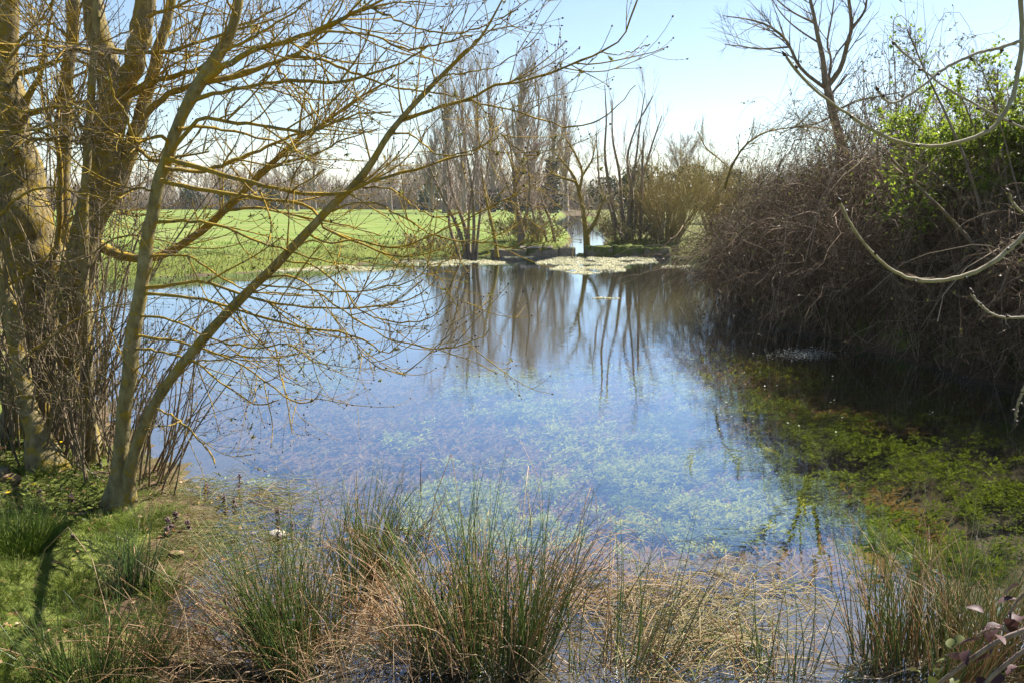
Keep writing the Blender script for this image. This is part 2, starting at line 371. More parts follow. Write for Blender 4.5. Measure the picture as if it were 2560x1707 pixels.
def grid(xs, ys):
    X, Y = np.meshgrid(xs, ys); nx, ny = len(xs), len(ys)
    i = np.arange(ny - 1)[:, None] * nx + np.arange(nx - 1)[None]
    return X.ravel(), Y.ravel(), np.stack([i, i + 1, i + nx + 1, i + nx], -1).reshape(-1, 4)
xs = np.concatenate([-np.geomspace(900, 13, 26), np.arange(-12.6, -3.2, .3), np.arange(-3.2, 3.6, .07), np.arange(3.6, 9, .25), np.geomspace(9.4, 900, 26)])
ys = np.concatenate([np.linspace(-30, 0.5, 8), np.arange(.7, 2.2, .2), np.arange(2.2, 7, .07), np.arange(7, 36, .3), np.geomspace(36.4, 1600, 46)])
X, Y, Fg = grid(xs, ys); Z = height(X, Y); S_ = shore(X, Y)
tint = np.where(S_ < 0, 0.1 + 0.25 * sm(-1.2, 0, S_) * (1 - sm(3.3, 4.3, Y)), 0.32 + 0.3 * sm(0.0, 0.7, S_ + .3 * noise2(X, Y, 1.1)))
tint = np.where(Y > 15, np.where(S_ < 0, .1, np.where(X > 3.5 + .05 * Y, .55, .62 + .38 * sm(.8, 5, S_))), tint)
tint = np.where(stream_d(X, Y) < 0.2, .2, tint)
g = obj('ground', np.stack([X, Y, Z], -1), Fg, M['ground'], tint=tint); tag(g, kind='structure')
# pond water: one flat sheet a little larger than the outline, cut by the banks
xs = np.linspace(-13, 8.5, 40); ys = np.linspace(1.2, 33.4, 60); X, Y, Fw = grid(xs, ys)
keep = (shore(X, Y)[Fw] < .9).any(1); wa = obj('pond_water', np.stack([X, Y, 0 * X], -1), Fw[keep], M['water']); tag(wa, kind='structure')
ys = np.linspace(31.9, 120, 90); cx = 2.6 + (ys - 32) * .065 + .6 * np.sin((ys - 32) * .09); hw = 1.1 + .02 * np.clip(ys - 32, 0, 40)
V = np.stack([np.stack([cx - hw, ys, 0 * ys + .09], -1), np.stack([cx + hw, ys, 0 * ys + .09], -1)], 1).reshape(-1, 3); i = np.arange(len(ys) - 1) * 2
st = obj('stream', V, np.stack([i, i + 1, i + 3, i + 2], -1), M['water']); tag(st, kind='structure')

# ------------------------------------------------------------------ far trees
def tips(Pt): return Pt[:, -1], nrm(Pt[:, -1] - Pt[:, -2])
def tw(batches, rg=None):
    """list of (Pt, Rd, S) -> one joined tube mesh with a tint per branch"""
    rg = rg or rng; parts = []
    for Pt, Rd, S in batches:
        V, F, i = tubes(Pt, Rd, S); parts.append((V, F, rg.uniform(0, 1, len(Pt))[i]))
    return join(parts)
def poplar(seed, H, spread, r0, loc, label, group, ivy=0.0, mats=('bark_far', 'twig_far'), n1=46, n2=420, n3=1500, a1=(.3, .6), cat='tree', name='poplar_tree', low=.22, thick=1.0):
    rg = np.random.default_rng(seed); loc = np.asarray(loc, float)
    t = thing(name, loc, label, cat, group)
    K = 10; zz = np.linspace(0, 1, K); wob = np.cumsum(rg.normal(0, .012 * H, (K, 2)), 0) * zz[:, None]
    tp = np.stack([wob[:, 0], wob[:, 1], zz * H], -1)[None] + loc; tr = (r0 * (1 - .92 * zz))[None]; tr[0, 0] *= 1.25
    V, F, i = tubes(tp, tr, 8); obj('trunk', V, F, M[mats[0]], t, rg.uniform(0, 1, 1)[i])
    l1 = grow(tp, tr, n1, low, .95, (H * spread * .7, H * spread * 1.3), a1, 7, .10, .06, .55, r0 * .45, .03 * thick, .25, .55, rg=rg)
    V, F, i = tubes(*l1, 5); obj('limbs', V, F, M[mats[0]], t, rg.uniform(0, 1, n1)[i], kind='stuff')
    l2 = grow(*l1, n2, .15, 1, (H * .06, H * .15), (.35, .8), 5, .09, .08, .6, .05 * thick, .016 * thick, .4, .3, rg=rg)
    l3 = grow(*l2, n3, .1, 1, (H * .025, H * .07), (.3, .9), 4, .06, .08, .7, .03 * thick, .011 * thick, .5, .2, rg=rg)
    V, F, tt = tw([(*l2, 3), (*l3, 3)], rg); obj('twigs', V, F, M[mats[1]], t, tt, kind='stuff')
    if ivy > 0:
        n = int(1500 * ivy); k = rg.uniform(0.02, .42 * ivy, n) * H; a = rg.uniform(0, 6.28, n); rr = (r0 * 1.3 + rg.gamma(2, .22, n)) * (1 - k / H * 1.4)
        C = loc + np.stack([np.cos(a) * rr, np.sin(a) * rr, k], -1)
        V, F, i = cards(C, rg.normal(0, 1, (n, 3)), rg.normal(0, 1, (n, 3)), .55, .5); obj('ivy', V, F, M['ivy'], t, rg.uniform(0, 1, n)[i], kind='stuff')
    return t
FIELD = .45
def far_at(px, Y): return np.array([(px - 1280) / F_PX * Y * (CP + (853.5 - 515) / F_PX * SP) ** 0 / CP, Y, FIELD])
def top_h(py, Y): return float(P(1280, py, Y)[2] - FIELD)
pops = [(1118, 185, 118, .42, 0), (1163, 165, 122, .40, 0), (1195, 150, 135, .36, 0), (1232, 160, 128, .40, .35), (1292, 148, 116, .42, .25), (1330, 178, 140, .40, 0), (1376, 205, 120, .45, 1.0), (1412, 250, 145, .42, 0), (1082, 300, 130, .4, 0)]
PL = ['bare poplar at the field edge, second in from the grass end of its row', 'bare twin-limbed poplar inside the poplar row beyond the pond', 'tall slim bare poplar standing back in the poplar row', 'bare poplar with a little ivy low on its trunk',
      'thickest and tallest bare poplar in the row behind the weir', 'bare poplar half hidden behind the thickest one', 'bare poplar with its lower trunk wrapped thick in dark ivy', 'lower bare poplar at the stream end of the row', 'short bare poplar at the grass end of the row']
for k, (px, py, Yd, sp, iv) in enumerate(pops):
    poplar(100 + k, top_h(py, Yd), sp, .42 if k != 4 else .62, far_at(px, Yd), PL[k], 'poplars beyond the field', iv, n1=30, n2=420, n3=1300, thick=1.0, a1=(.22, .5), low=.1)
# lone trees on the field's far edge
for k, (px, py, Yd, sp, lab, nm) in enumerate([(757, 372, 150, .42, 'bare spreading tree in front of the far wood, slightly taller of a pair', 0), (800, 362, 155, .40, 'bare spreading tree in front of the far wood, partner of a pair', 0),
                                  (985, 392, 165, .5, 'pale round-headed bare tree rising over the far wood', 0), (1050, 425, 170, .5, 'low pale bare tree between the far wood and the poplars', 0), (1690, 350, 62, .5, 'pale fine-twigged bare tree behind the dark evergreens', 0)]):
    poplar(140 + k, top_h(py, Yd), sp, .3 if Yd > 100 else .12, far_at(px, Yd), lab, 'bare trees beyond the field', 0, n1=26, n2=420, n3=2000, a1=(.5, 1.0), name='bare_tree', low=.3, thick=1.2 if Yd > 100 else .6)
# far wood: one mass of bare trees and brush
rg = np.random.default_rng(55); batches = []
N = 420; wx = rg.uniform(-170, 70, N); wy = rg.uniform(175, 205, N) + np.abs(wx) * .1; hh = (6.5 + 3.0 * noise2(wx, wx * 0, 60) + rg.normal(0, 1.3, N)) * np.where(wx > -10, .95, 1)
hh = np.clip(hh * .95, 4.0, 9.5)
base = np.stack([wx, wy, 0 * wx + FIELD], -1)
tr = rootroots(base, np.stack([rg.normal(0, .06, N), rg.normal(0, .06, N), np.ones(N)], -1), hh, rg.uniform(.18, .34, N), 6, .04, 0, rg)
l1 = grow(*tr, N * 12, .12, 1, (2.2, 5.0), (.35, .9), 5, .10, .08, .5, .16, .07, .3, .4, rg=rg)
l2 = grow(*l1, N * 60, .1, 1, (.9, 2.2), (.3, .9), 3, .06, .08, .6, .07, .045, .5, .2, rg=rg)
nb = 14000; bx = rg.uniform(-175, 75, nb); by = rg.uniform(172, 182, nb) + np.abs(bx) * .1
br = rootroots(np.stack([bx, by, 0 * bx + FIELD], -1), np.stack([rg.normal(0, .45, nb), rg.normal(0, .3, nb), np.ones(nb)], -1), rg.uniform(1.5, 5.5, nb), rg.uniform(.05, .11, nb), 4, .1, 0, rg)
V, F, tt = tw([(*tr, 5), (*l1, 4), (*l2, 3), (*br, 3)], rg)
o = obj('far_wood', V, F, M['wood_mass'], None, tt, kind='stuff'); tag(o, 'brown bare wood running along the far side of the green field', 'wood')
# dark evergreens in the wood and right of the stream
def evergreen(name, px, Y, py, wid, label, n, group, seed, leaf=.5):
    rg = np.random.default_rng(seed); loc = far_at(px, Y); H = top_h(py, Y); t = thing(name, loc, label, 'tree', group)
    tp, trr = rootroots(loc[None], np.array([[0, 0, 1.]]), np.array([H * .8]), np.array([H * .03]), 6, .02, 0, rg); V, F, i = tubes(tp, trr, 6); obj('trunk', V, F, M['bark_far'], t, 0 * i)
    k = int(7 + wid); cc = np.stack([rg.normal(0, wid * .28, k), rg.normal(0, wid * .28, k), H * rg.uniform(.25, .82, k)], -1); ci = rg.integers(0, k, n)
    d = nrm(rg.normal(0, 1, (n, 3))); rr = H * .2 * rg.uniform(.6, 1.15, n) ** .5
    C = loc + cc[ci] + d * rr[:, None] * np.array([1.1, 1.1, .9]); C[:, 2] = np.maximum(C[:, 2], loc[2] + .1)
    V, F, i = cards(C, d + rg.normal(0, .7, (n, 3)), rg.normal(0, 1, (n, 3)), leaf, leaf * .6); obj('crown', V, F, M['evergreen'], t, rg.uniform(0, 1, n)[i], kind='stuff')
evergreen('evergreen_tree', 1590, 58, 400, 3.2, 'dark evergreen rising behind the olive willow bush, nearer the stream', 3500, 'dark evergreens', 1, .22)
evergreen('evergreen_tree', 1700, 62, 404, 3.0, 'dark evergreen behind the olive bush, in the middle of the evergreens', 3500, 'dark evergreens', 2, .22)
evergreen('evergreen_tree', 1775, 60, 415, 2.6, 'dark evergreen whose flank meets the bramble thicket', 3000, 'dark evergreens', 3, .22)
for k, (px, Y) in enumerate([(598, 176), (690, 178), (1085, 150), (500, 180)]):
    evergreen('evergreen_shrub', px, Y, 462 + 6 * (k % 2), 3.5, ['dark evergreen clump at the foot of the far wood left of the paired bare trees', 'small dark evergreen clump under the paired bare trees', 'dark evergreen shrub below the poplar row', 'faint dark evergreen clump in the brown far wood'][k], 500, 'evergreen clumps at the wood edge', 20 + k, .7)

# ------------------------------------------------------------------ trees and bushes round the weir
def px_stem(pts, Y0, Y1, K=14):
    pts = np.asarray(pts, float); Yd = np.linspace(Y0, Y1, len(pts)) if np.ndim(Y1) == 0 else np.asarray(Y1)
    W = P(pts[:, 0], pts[:, 1], Yd); r = pts[:, 2] * .5 / F_PX * Yd
    q = spline(np.hstack([W, r[:, None]]), K)
    return q[:, :3], np.maximum(q[:, 3], .0008)
def px_tree(name, stems, label, cat, group, bark, twigm, seed, l2=(60, .5, 1.5), l3=(250, .2, .7), up=.06, rmin=(.006, .0035), part='stem', K=14, sides=6, ang=(.35, .9), buds=None, t0=.25, ground=True, wig=.07):
    """stems: list of (pts, Y0, Y1). Real stems at their own distance, then twigs grown from them."""
    rg = np.random.default_rng(seed); Ps, Rs = [], []
    for pts, Y0, Y1 in stems:
        p, r = px_stem(pts, Y0, Y1, K); Ps.append(p); Rs.append(r)
    loc = Ps[0][0].copy(); loc[2] = ground_z(loc) if ground else loc[2]
    t = thing(name, loc, label, cat, group)
    for k, (p, r) in enumerate(zip(Ps, Rs)):
        if ground and abs(p[0][2] - ground_z(p[0])) < .5 and k < 40 and p[0][2] < 1: 
            p[0, 2] = ground_z(p[0]) - .05
        V, F, i = tubes(p[None], r[None], sides); obj(part if r[0] > .012 else 'branch', V, F, M[bark], t, 0 * i)
    Pt, Rd = np.stack(Ps), np.stack(Rs)
    b = []
    if l2[0]:
        a = grow(Pt, Rd, l2[0], t0, 1, (l2[1], l2[2]), ang, 6, up, wig, .5, .012, rmin[0], .4, .35, rg=rg); b.append((*a, 4))
        if l3[0]:
            c = grow(*a, l3[0], .1, 1, (l3[1], l3[2]), ang, 4, up, wig, .7, .006, rmin[1], .5, .3, rg=rg); b.append((*c, 3))
        V, F, tt = tw(b, rg); obj('twigs', V, F, M[twigm], t, tt, kind='stuff')
        if buds:
            q = b[-1][0]; C, D = tips(np.concatenate([a[0][:, -2:], q[:, -2:]])); V, F, i = octa(C, D, buds[0], buds[1]); obj('buds', V, F, M['bud'], t, rg.uniform(0, 1, len(C))[i], kind='stuff')
    return t, Pt, Rd
WG = 'waterside trees by the weir'
px_tree('alder_tree', [([(1175, 640, 12), (1160, 560, 10), (1130, 480, 8), (1118, 400, 5), (1100, 330, 2)], 30.6, 31), ([(1182, 640, 11), (1185, 560, 9), (1180, 470, 7), (1165, 380, 4), (1160, 310, 2)], 30.6, 30),
    ([(1168, 640, 12), (1140, 560, 9), (1110, 500, 7), (1075, 420, 4), (1050, 340, 2)], 30.6, 30.4), ([(1190, 640, 9), (1200, 540, 7), (1215, 450, 5), (1225, 370, 2)], 30.6, 31.2), ([(1150, 638, 10), (1125, 570, 8), (1120, 500, 5), (1095, 430, 2)], 30.6, 31.4), ([(1172, 640, 9), (1172, 540, 6), (1185, 440, 4), (1195, 340, 2)], 30.6, 30.3)],
    'many-stemmed grey tree rooted in the water by the far bank', 'tree', WG, 'bark_alder', 'twig_far', 201, (90, .6, 2.0), (520, .25, .9), rmin=(.009, .006))
px_tree('leaning_tree', [([(1243, 645, 13), (1236, 590, 10), (1222, 530, 9), (1210, 470, 6), (1204, 420, 3)], 29.8, 30.4)], 'single slim dark stem leaning over the water beside the weir wall', 'tree', WG, 'bark_yellow', 'twig_far', 202, (14, .4, 1.2), (60, .2, .6), rmin=(.008, .006))
px_tree('alder_tree', [([(1302, 615, 18), (1303, 570, 17), (1292, 520, 13), (1285, 450, 8), (1278, 380, 5), (1262, 310, 2)], 33.4, 33.4), ([(1300, 575, 12), (1318, 530, 9), (1325, 460, 6), (1318, 380, 4), (1330, 320, 2)], 33.4, 33), ([(1290, 510, 8), (1262, 450, 6), (1240, 390, 4), (1210, 340, 2)], 33.4, 34), ([(1288, 470, 7), (1310, 420, 5), (1345, 360, 3)], 33.4, 34)],
    'pinkish-grey tree with a forked trunk behind the weir plank', 'tree', WG, 'bark_alder', 'twig_far', 203, (110, .6, 2.0), (700, .25, .9), rmin=(.008, .005))
px_tree('scrub_tree', [([(1345, 605, 7), (1335, 550, 6), (1325, 500, 4), (1300, 450, 2)], 34.5, 34.5), ([(1368, 605, 7), (1352, 550, 6), (1345, 490, 5), (1350, 420, 2)], 34.5, 35), ([(1388, 605, 8), (1375, 550, 7), (1355, 500, 5), (1340, 430, 2)], 34.5, 34)], 'low tangle of thin leaning stems behind the weir wall', 'shrub', WG, 'bark_alder', 'twig_far', 204, (70, .5, 1.8), (420, .2, .8), rmin=(.008, .005), ang=(.5, 1.3))
px_tree('crooked_tree', [([(1468, 628, 18), (1466, 590, 16), (1462, 555, 12), (1452, 500, 10), (1438, 450, 8), (1412, 410, 5), (1388, 385, 3)], 32.9, 33), ([(1468, 585, 11), (1488, 555, 9), (1500, 525, 6), (1515, 490, 3)], 32.9, 33), ([(1448, 480, 8), (1455, 430, 6), (1435, 380, 5), (1410, 340, 2)], 32.9, 32.5), ([(1440, 455, 7), (1405, 445, 5), (1370, 430, 3)], 32.9, 32), ([(1456, 440, 6), (1480, 400, 4), (1490, 350, 2)], 32.9, 33.4)],
    'crooked yellow-lichened tree standing in the gap of the weir', 'tree', WG, 'bark_yellow', 'twig_willow', 205, (110, .5, 1.6), (650, .2, .7), rmin=(.008, .005), ang=(.5, 1.2))
px_tree('tall_shoot_willow', [([(1560, 605, 12), (1535, 540, 9), (1520, 450, 8), (1512, 380, 6), (1516, 300, 4), (1512, 215, 2)], 34, 34), ([(1565, 605, 12), (1555, 520, 9), (1548, 430, 7), (1532, 350, 5), (1530, 250, 2)], 34, 34.5), ([(1570, 605, 11), (1575, 500, 9), (1590, 400, 6), (1600, 310, 4), (1612, 235, 2)], 34, 33.5),
    ([(1575, 605, 11), (1580, 480, 9), (1568, 400, 6), (1590, 320, 4), (1633, 240, 2)], 34, 34), ([(1580, 605, 9), (1600, 480, 7), (1625, 380, 5), (1655, 290, 2)], 34, 34.4), ([(1540, 590, 8), (1525, 520, 7), (1500, 460, 5), (1490, 330, 2)], 34, 33.2), ([(1600, 605, 9), (1604, 500, 8), (1606, 400, 6), (1610, 330, 3)], 34, 33)],
    'tall straight bare willow shoots behind the mossy weir wall', 'tree', WG, 'bark_alder', 'twig_far', 206, (60, .8, 2.6), (260, .3, 1.0), up=.14, rmin=(.008, .005), ang=(.2, .6))
# olive willow bush
def bush(name, loc, nst, H, lean, label, mats, seed, group=None, r=.02, l2=8, l3=5, cat='shrub', leaf=None, up=.03, base=.5, rmin=(.006, .004), dirb=(0, 0)):
    rg = np.random.default_rng(seed); loc = np.asarray(loc, float); loc[2] = ground_z(loc); t = thing(name, loc, label, cat, group)
    a = rg.uniform(0, 6.28, nst); q = rg.uniform(0, 1, nst) ** .6
    b = loc + np.stack([np.cos(a) * q * base, np.sin(a) * q * base, 0 * a - .04], -1)
    d = np.stack([np.cos(a) * q * lean + dirb[0], np.sin(a) * q * lean + dirb[1], np.ones(nst)], -1)
    p0 = rootroots(b, d, H * rg.uniform(.6, 1.1, nst), rg.uniform(.6, 1.2, nst) * r, 8, .06, up, rg)
    V, F, i = tubes(*p0, 5); obj('stems', V, F, M[mats[0]], t, rg.uniform(0, 1, nst)[i], kind='stuff')
    p1 = grow(*p0, nst * l2, .2, 1, (H * .2, H * .45), (.25, .8), 5, up + .03, .08, .6, r * .6, rmin[0], .4, .3, rg=rg)
    p2 = grow(*p1, nst * l2 * l3, .1, 1, (H * .07, H * .18), (.3, 1.0), 4, .03, .08, .7, r * .4, rmin[1], .5, .2, rg=rg)
    V, F, tt = tw([(*p1, 3), (*p2, 3)], rg); obj('twigs', V, F, M[mats[1]], t, tt, kind='stuff')
    if leaf:
        n, L, mm = leaf; idx = rg.integers(0, len(p2[0]), n); C, T, _ = sample(*p2, idx, rg.uniform(.2, 1, n))
        V, F, i = cards(C, T + rg.normal(0, .8, (n, 3)), rg.normal(0, 1, (n, 3)) + np.array([0, 0, 1.5]), L * rg.uniform(.6, 1.2, n), L * .6); obj('leaves', V, F, M[mm], t, rg.uniform(0, 1, n)[i], kind='stuff')
    return t
bush('willow_bush', (6.1, 34, 0), 90, 3.4, .75, 'rounded olive-brown willow bush with fine upright twigs right of the weir', ('twig_willow', 'twig_willow'), 301, WG, .026, 6, 4, rmin=(.008, .006), leaf=(2500, .06, 'sprout'))
bush('willow_bush', (8.6, 36, 0), 70, 3.6, .7, 'olive-brown willow bush half hidden behind the bramble end', ('twig_willow', 'twig_willow'), 302, WG, .026, 6, 4, rmin=(.008, .006), leaf=(1500, .06, 'sprout'))
for k, (x, y, h, lab) in enumerate([(4.9, 35.0, 1.3, 'low leafy scrub filling the ground under the tall shoots'), (4.7, 33.6, 1.1, 'dark low scrub on the mossy weir wall'), (.2, 35.6, 1.0, 'low green scrub at the stream mouth behind the weir'), (-2.8, 31.8, .8, 'low weedy growth round the feet of the many-stemmed tree'), (.9, 34.2, 1.1, 'thin weedy scrub behind the weir plank')]):
    bush('scrub', (x, y, 0), 60, h, 1.1, lab, ('twig_willow', 'twig_far'), 310 + k, WG, .012, 5, 3, rmin=(.006, .005), leaf=(2600 if k != 3 else 900, .07, 'bramble_leaf'), base=.9)

# ------------------------------------------------------------------ the weir
def block(name, a, b, z0, z1, dep, mat, parent, seed, jig=.03):
    """rough block from a to b (x,y) with thickness dep away from the viewer, uneven edges"""
    rg = np.random.default_rng(seed); a = np.array(a, float); b = np.array(b, float); n = 9
    d = (b - a); L = np.linalg.norm(d); d /= L; nn = np.array([-d[1], d[0]])
    V = []
    prof = [(0, z0), (.0, z0 + (z1 - z0) * .5), (.01, z1 - .04), (.05, z1), (dep * .5, z1 + .01), (dep - .04, z1), (dep, z1 - .05), (dep, z0)]
    for i in range(n):
        c = a + d * L * i / (n - 1)
        for (o, z) in prof: q = c + nn * (o + rg.normal(0, jig * .5)); V.append((q[0], q[1], z + rg.normal(0, jig * .5) * (z > z0)))
    V = np.array(V); m = len(prof); F = []
    for i in range(n - 1):
        for j in range(m): F.append((i * m + j, (i + 1) * m + j, (i + 1) * m + (j + 1) % m, i * m + (j + 1) % m))
    V2 = np.vstack([V, V[:m].mean(0), V[-m:].mean(0)]); 
    for j in range(m):
        F.append((j, (j + 1) % m, len(V), len(V))); F.append(((n - 1) * m + (j + 1) % m, (n - 1) * m + j, len(V) + 1, len(V) + 1))
    F3 = [];
    for f in F:
        F3.append((f[0], f[1], f[2])); 
        if f[2] != f[3]: F3.append((f[0], f[2], f[3]))
    return obj(name, V2, np.array(F3), M[mat], parent, smooth=False)
wl = thing('weir_wall', (0, 31.5, 0), 'low grey stone weir wall with a plank on top at the far bank', 'weir', 'weir walls')
for k, (x0, x1, z1) in enumerate([(-.75, .55, .27), (.57, 1.72, .29), (1.75, 2.35, .33)]):
    block('stone', (x0, 31.5 + .05 * k), (x1, 31.5 + .05 * k + .05), -.5, z1, .55, 'stone', wl, 400 + k)
o = block('plank', (.3, 31.62), (1.5, 31.58), .305, .38, .26, 'plank', None, 410, .008); tag(o, 'weathered pale plank lying on the stone weir wall', 'plank')
wr = thing('weir_wall', (3.2, 31.7, 0), 'mossy stone weir wall on the bramble side of the gap', 'weir', 'weir walls')
for k, (x0, x1, z1, y) in enumerate([(2.82, 3.75, .38, 31.6), (3.78, 4.9, .40, 31.75), (4.93, 5.9, .32, 31.6)]):
    block('stone', (x0, y), (x1, y + .1), -.5, z1, .7, 'stone_moss', wr, 420 + k, .05)
V, F = blob((2.55, 31.75, .02), (.16, .15, .12), 5.1); o = obj('boulder', V, F, M['stone_moss'], None, loc=(2.55, 31.75, -.1)); tag(o, 'small mossy boulder in the gap between the weir walls', 'boulder')

# floating pale weed mats near the weir
def float_mat(px0, px1, pyc, hp, n, label, seed):
    rg = np.random.default_rng(seed)
    u = rg.uniform(-1, 1, n); v = rg.uniform(-1, 1, n); e = 1 - np.abs(u) ** 2.2 * .8 + .25 * noise2(u * 4 + seed, v, 2.0)
    k = np.abs(v) < np.clip(e, .05, 1); u, v = u[k], v[k]
    gpt = G((px0 + px1) / 2 + u * (px1 - px0) / 2, pyc + v * hp + 0.25 * hp * np.sin(u * 5 + seed), .004); m = len(u)
    k = noise2(gpt[:, 0] * 1.0, gpt[:, 1] * .45, 1.6, k0=7) > -.22 + .12 * rg.normal(0, 1, m); gpt = gpt[k]; m = len(gpt)
    gpt[:, 2] = rg.uniform(.003, .012, m)
    V, F, i = cards(gpt, np.stack([rg.normal(0, 1, m), rg.normal(0, 1, m), rg.normal(.1, .2, m)], -1), np.array([0, 0, 1.]) + rg.normal(0, .22, (m, 3)), rg.uniform(.025, .055, m), .035)
    o = obj('floating_weed', V, F, M['mat_weed'], None, rg.uniform(0, 1, m)[i], loc=gpt.mean(0), kind='stuff' if hp < 5 else None); tag(o, label, 'water weed', 'pale floating weed mats')
float_mat(1340, 1650, 655, 14, 16000, 'broad pale mat of floating weed in front of the weir gap', 1)
float_mat(1375, 1565, 674, 10, 7000, 'pale floating weed tongue reaching out from the broad mat', 2)
float_mat(980, 1280, 657, 7, 9000, 'long pale strip of floating weed under the far bank', 3)
float_mat(560, 1000, 672, 7, 11000, 'thin pale floating weed fringe along the field bank', 4)
float_mat(1255, 1345, 642, 3, 1800, 'small pale weed strip at the foot of the stone weir wall', 5)
float_mat(1655, 1730, 667, 3, 1500, 'small pale weed strip beside the bramble end', 6)
float_mat(1480, 1560, 746, 1.0, 420, 'faint pale weed streak out on the open water', 7)
# far bank grass
rg = np.random.default_rng(61); n = 42000
px = rg.uniform(-200, 1760, n); py = 520 + (rg.uniform(0, 1, n) ** .75) * 190; g3 = G(px, py, .3); gz = height(g3[:, 0], g3[:, 1]); sd = shore(g3[:, 0], g3[:, 1]); k = (sd > .02) & (g3[:, 1] < 60) & (stream_d(g3[:, 0], g3[:, 1]) > .1) & (sd < 9)
g3 = g3[k]; g3[:, 2] = gz[k] - .02; sd = sd[k]; n = len(g3)
hgt = rg.uniform(.06, .15, n) * (1 + .9 * np.exp(-((sd - .5) / .9) ** 2))
b, r = rootroots(g3, np.stack([rg.normal(0, .35, n), rg.normal(0, .35, n), np.ones(n)], -1), hgt, rg.uniform(.007, .014, n), 3, .15, 0, rg, .2)
V, F, i = tubes(b, r, 3); o = obj('bank_grass', V, F, M['grass'], None, np.clip(rg.normal(.42, .18, n), 0, 1)[i], kind='stuff'); tag(o, 'rough green grass along the far bank of the pond', 'grass')

# ------------------------------------------------------------------ the trees on the left bank
def bank_tree(name, label, stems, limbs, bark, twigm, seed, l2n, l3n, group='lichened trees on the near bank', l2L=(.25, .85), l3L=(.08, .32), K=22, bud=True, sprouts=0, flare=1.5, ups=(.05, .09), ys=1.0, ws=.92):
    """stems reach the ground; limbs are (pts, Y0, Y1) branches leaving a stem"""
    rg = np.random.default_rng(seed); S = [px_stem(p, a * ys, b * ys, K) for p, a, b in stems]; S = [(p, r * ws) for p, r in S]
    loc = S[0][0][0].copy(); loc[2] = ground_z(loc); t = thing(name, loc, label, 'tree', group)
    for k, (p, r) in enumerate(S):
        if p[0][2] < .6: p[0][2] = ground_z(p[0]) - .06; r[0] *= flare; r[1] *= 1 + (flare - 1) * .4
        p[2:-1] += rg.normal(0, 1, p[2:-1].shape) * r[2:-1, None] * .10
        S_ = 14 if r[1] > .04 else 9; Kf = K * 3 if r[1] > .04 else K * 2
        q = spline(np.hstack([p, r[:, None]]), Kf); V, F, i = tubes(q[None, :, :3], q[None, :, 3], S_)
        ax = np.repeat(q[:, :3], S_, 0); rad = np.repeat(q[:, 3], S_); d = V - ax; an = np.tile(np.arange(S_), Kf) * 6.28 / S_
        lump = 1 + .06 * noise2(V[:, 0] * 3 + V[:, 2] * 2.1, V[:, 1] * 3 + V[:, 2] * 1.3, 1.1) + .045 * noise2(V[:, 0] * 9, V[:, 2] * 9 + V[:, 1] * 9, 1.)
        if p[0][2] < .3: lump = lump + .45 * np.exp(-np.maximum(V[:, 2] - p[0][2], 0) / .10) * np.maximum(0, np.sin(an * 3 + k)) 
        V = ax + d * lump[:, None]; obj('stem', V, F, M[bark], t, 0 * i)
    L = [px_stem(p, a * ys, b * ys, K) for p, a, b in limbs]
    for p, r in L:
        r = r * .72; p[1:] += rg.normal(0, .0035, p[1:].shape)
        V, F, i = tubes(p[None], np.maximum(r, .0022)[None], 7); 
        V = V + rg.normal(0, .0009, V.shape); obj('branch', V, F, M['twig_lichen' if r[0] > .007 else twigm], t, 0 * i)
    Pt = np.stack([p for p, r in L] + [p for p, r in S]); Rd = np.stack([r for p, r in L] + [r for p, r in S])
    wt = np.linalg.norm(Pt[:, -1] - Pt[:, 0], axis=1) * np.array([1.0] * len(L) + [.35] * len(S))
    a = grow(Pt, Rd, l2n, .22, 1, l2L, (.4, 1.1), 8, ups[0] * .5, .07, .5, .0062, .0026, .5, .3, weights=wt, rg=rg, curl=ups[0] * 1.6)
    c = grow(*a, l3n, .1, .98, l3L, (.5, 1.15), 5, ups[1], .08, .7, .0022, .0013, .65, .25, rg=rg)
    b = [(*a, 5), (*c, 4)]
    V, F, tt = tw(b, rg); obj('twigs', V, F, M[twigm], t, tt, kind='stuff')
    if bud:
        C, D = tips(np.concatenate([a[0][:, -2:], c[0][:, -2:]])); n = len(C)
        e = rg.choice(len(c[0]), len(c[0])); p2, T2, _ = sample(*c, e, rg.uniform(.3, .95, len(e))); v = rg.normal(0, 1, T2.shape)
        C2 = np.concatenate([C, p2]); D2 = np.concatenate([D, nrm(T2 + v * .7)]); Ls = np.concatenate([rg.uniform(.010, .018, n), rg.uniform(.006, .011, len(e))])
        V, F, i = octa(C2, D2, Ls, Ls * .36); obj('buds', V, F, M['bud'], t, rg.uniform(0, 1, len(C2))[i], kind='stuff')
    if sprouts:
        e = rg.integers(0, len(c[0]), sprouts); C, D = tips(c[0][e]); C = np.repeat(C, 9, 0); D = np.repeat(D, 9, 0); n = len(C)
        V, F, i = cards(C, D + rg.normal(0, .9, (n, 3)), rg.normal(0, 1, (n, 3)), rg.uniform(.012, .035, n), rg.uniform(.004, .011, n)); obj('sprouts', V, F, M['sprout'], t, rg.uniform(0, 1, n)[i], kind='stuff')
    return t
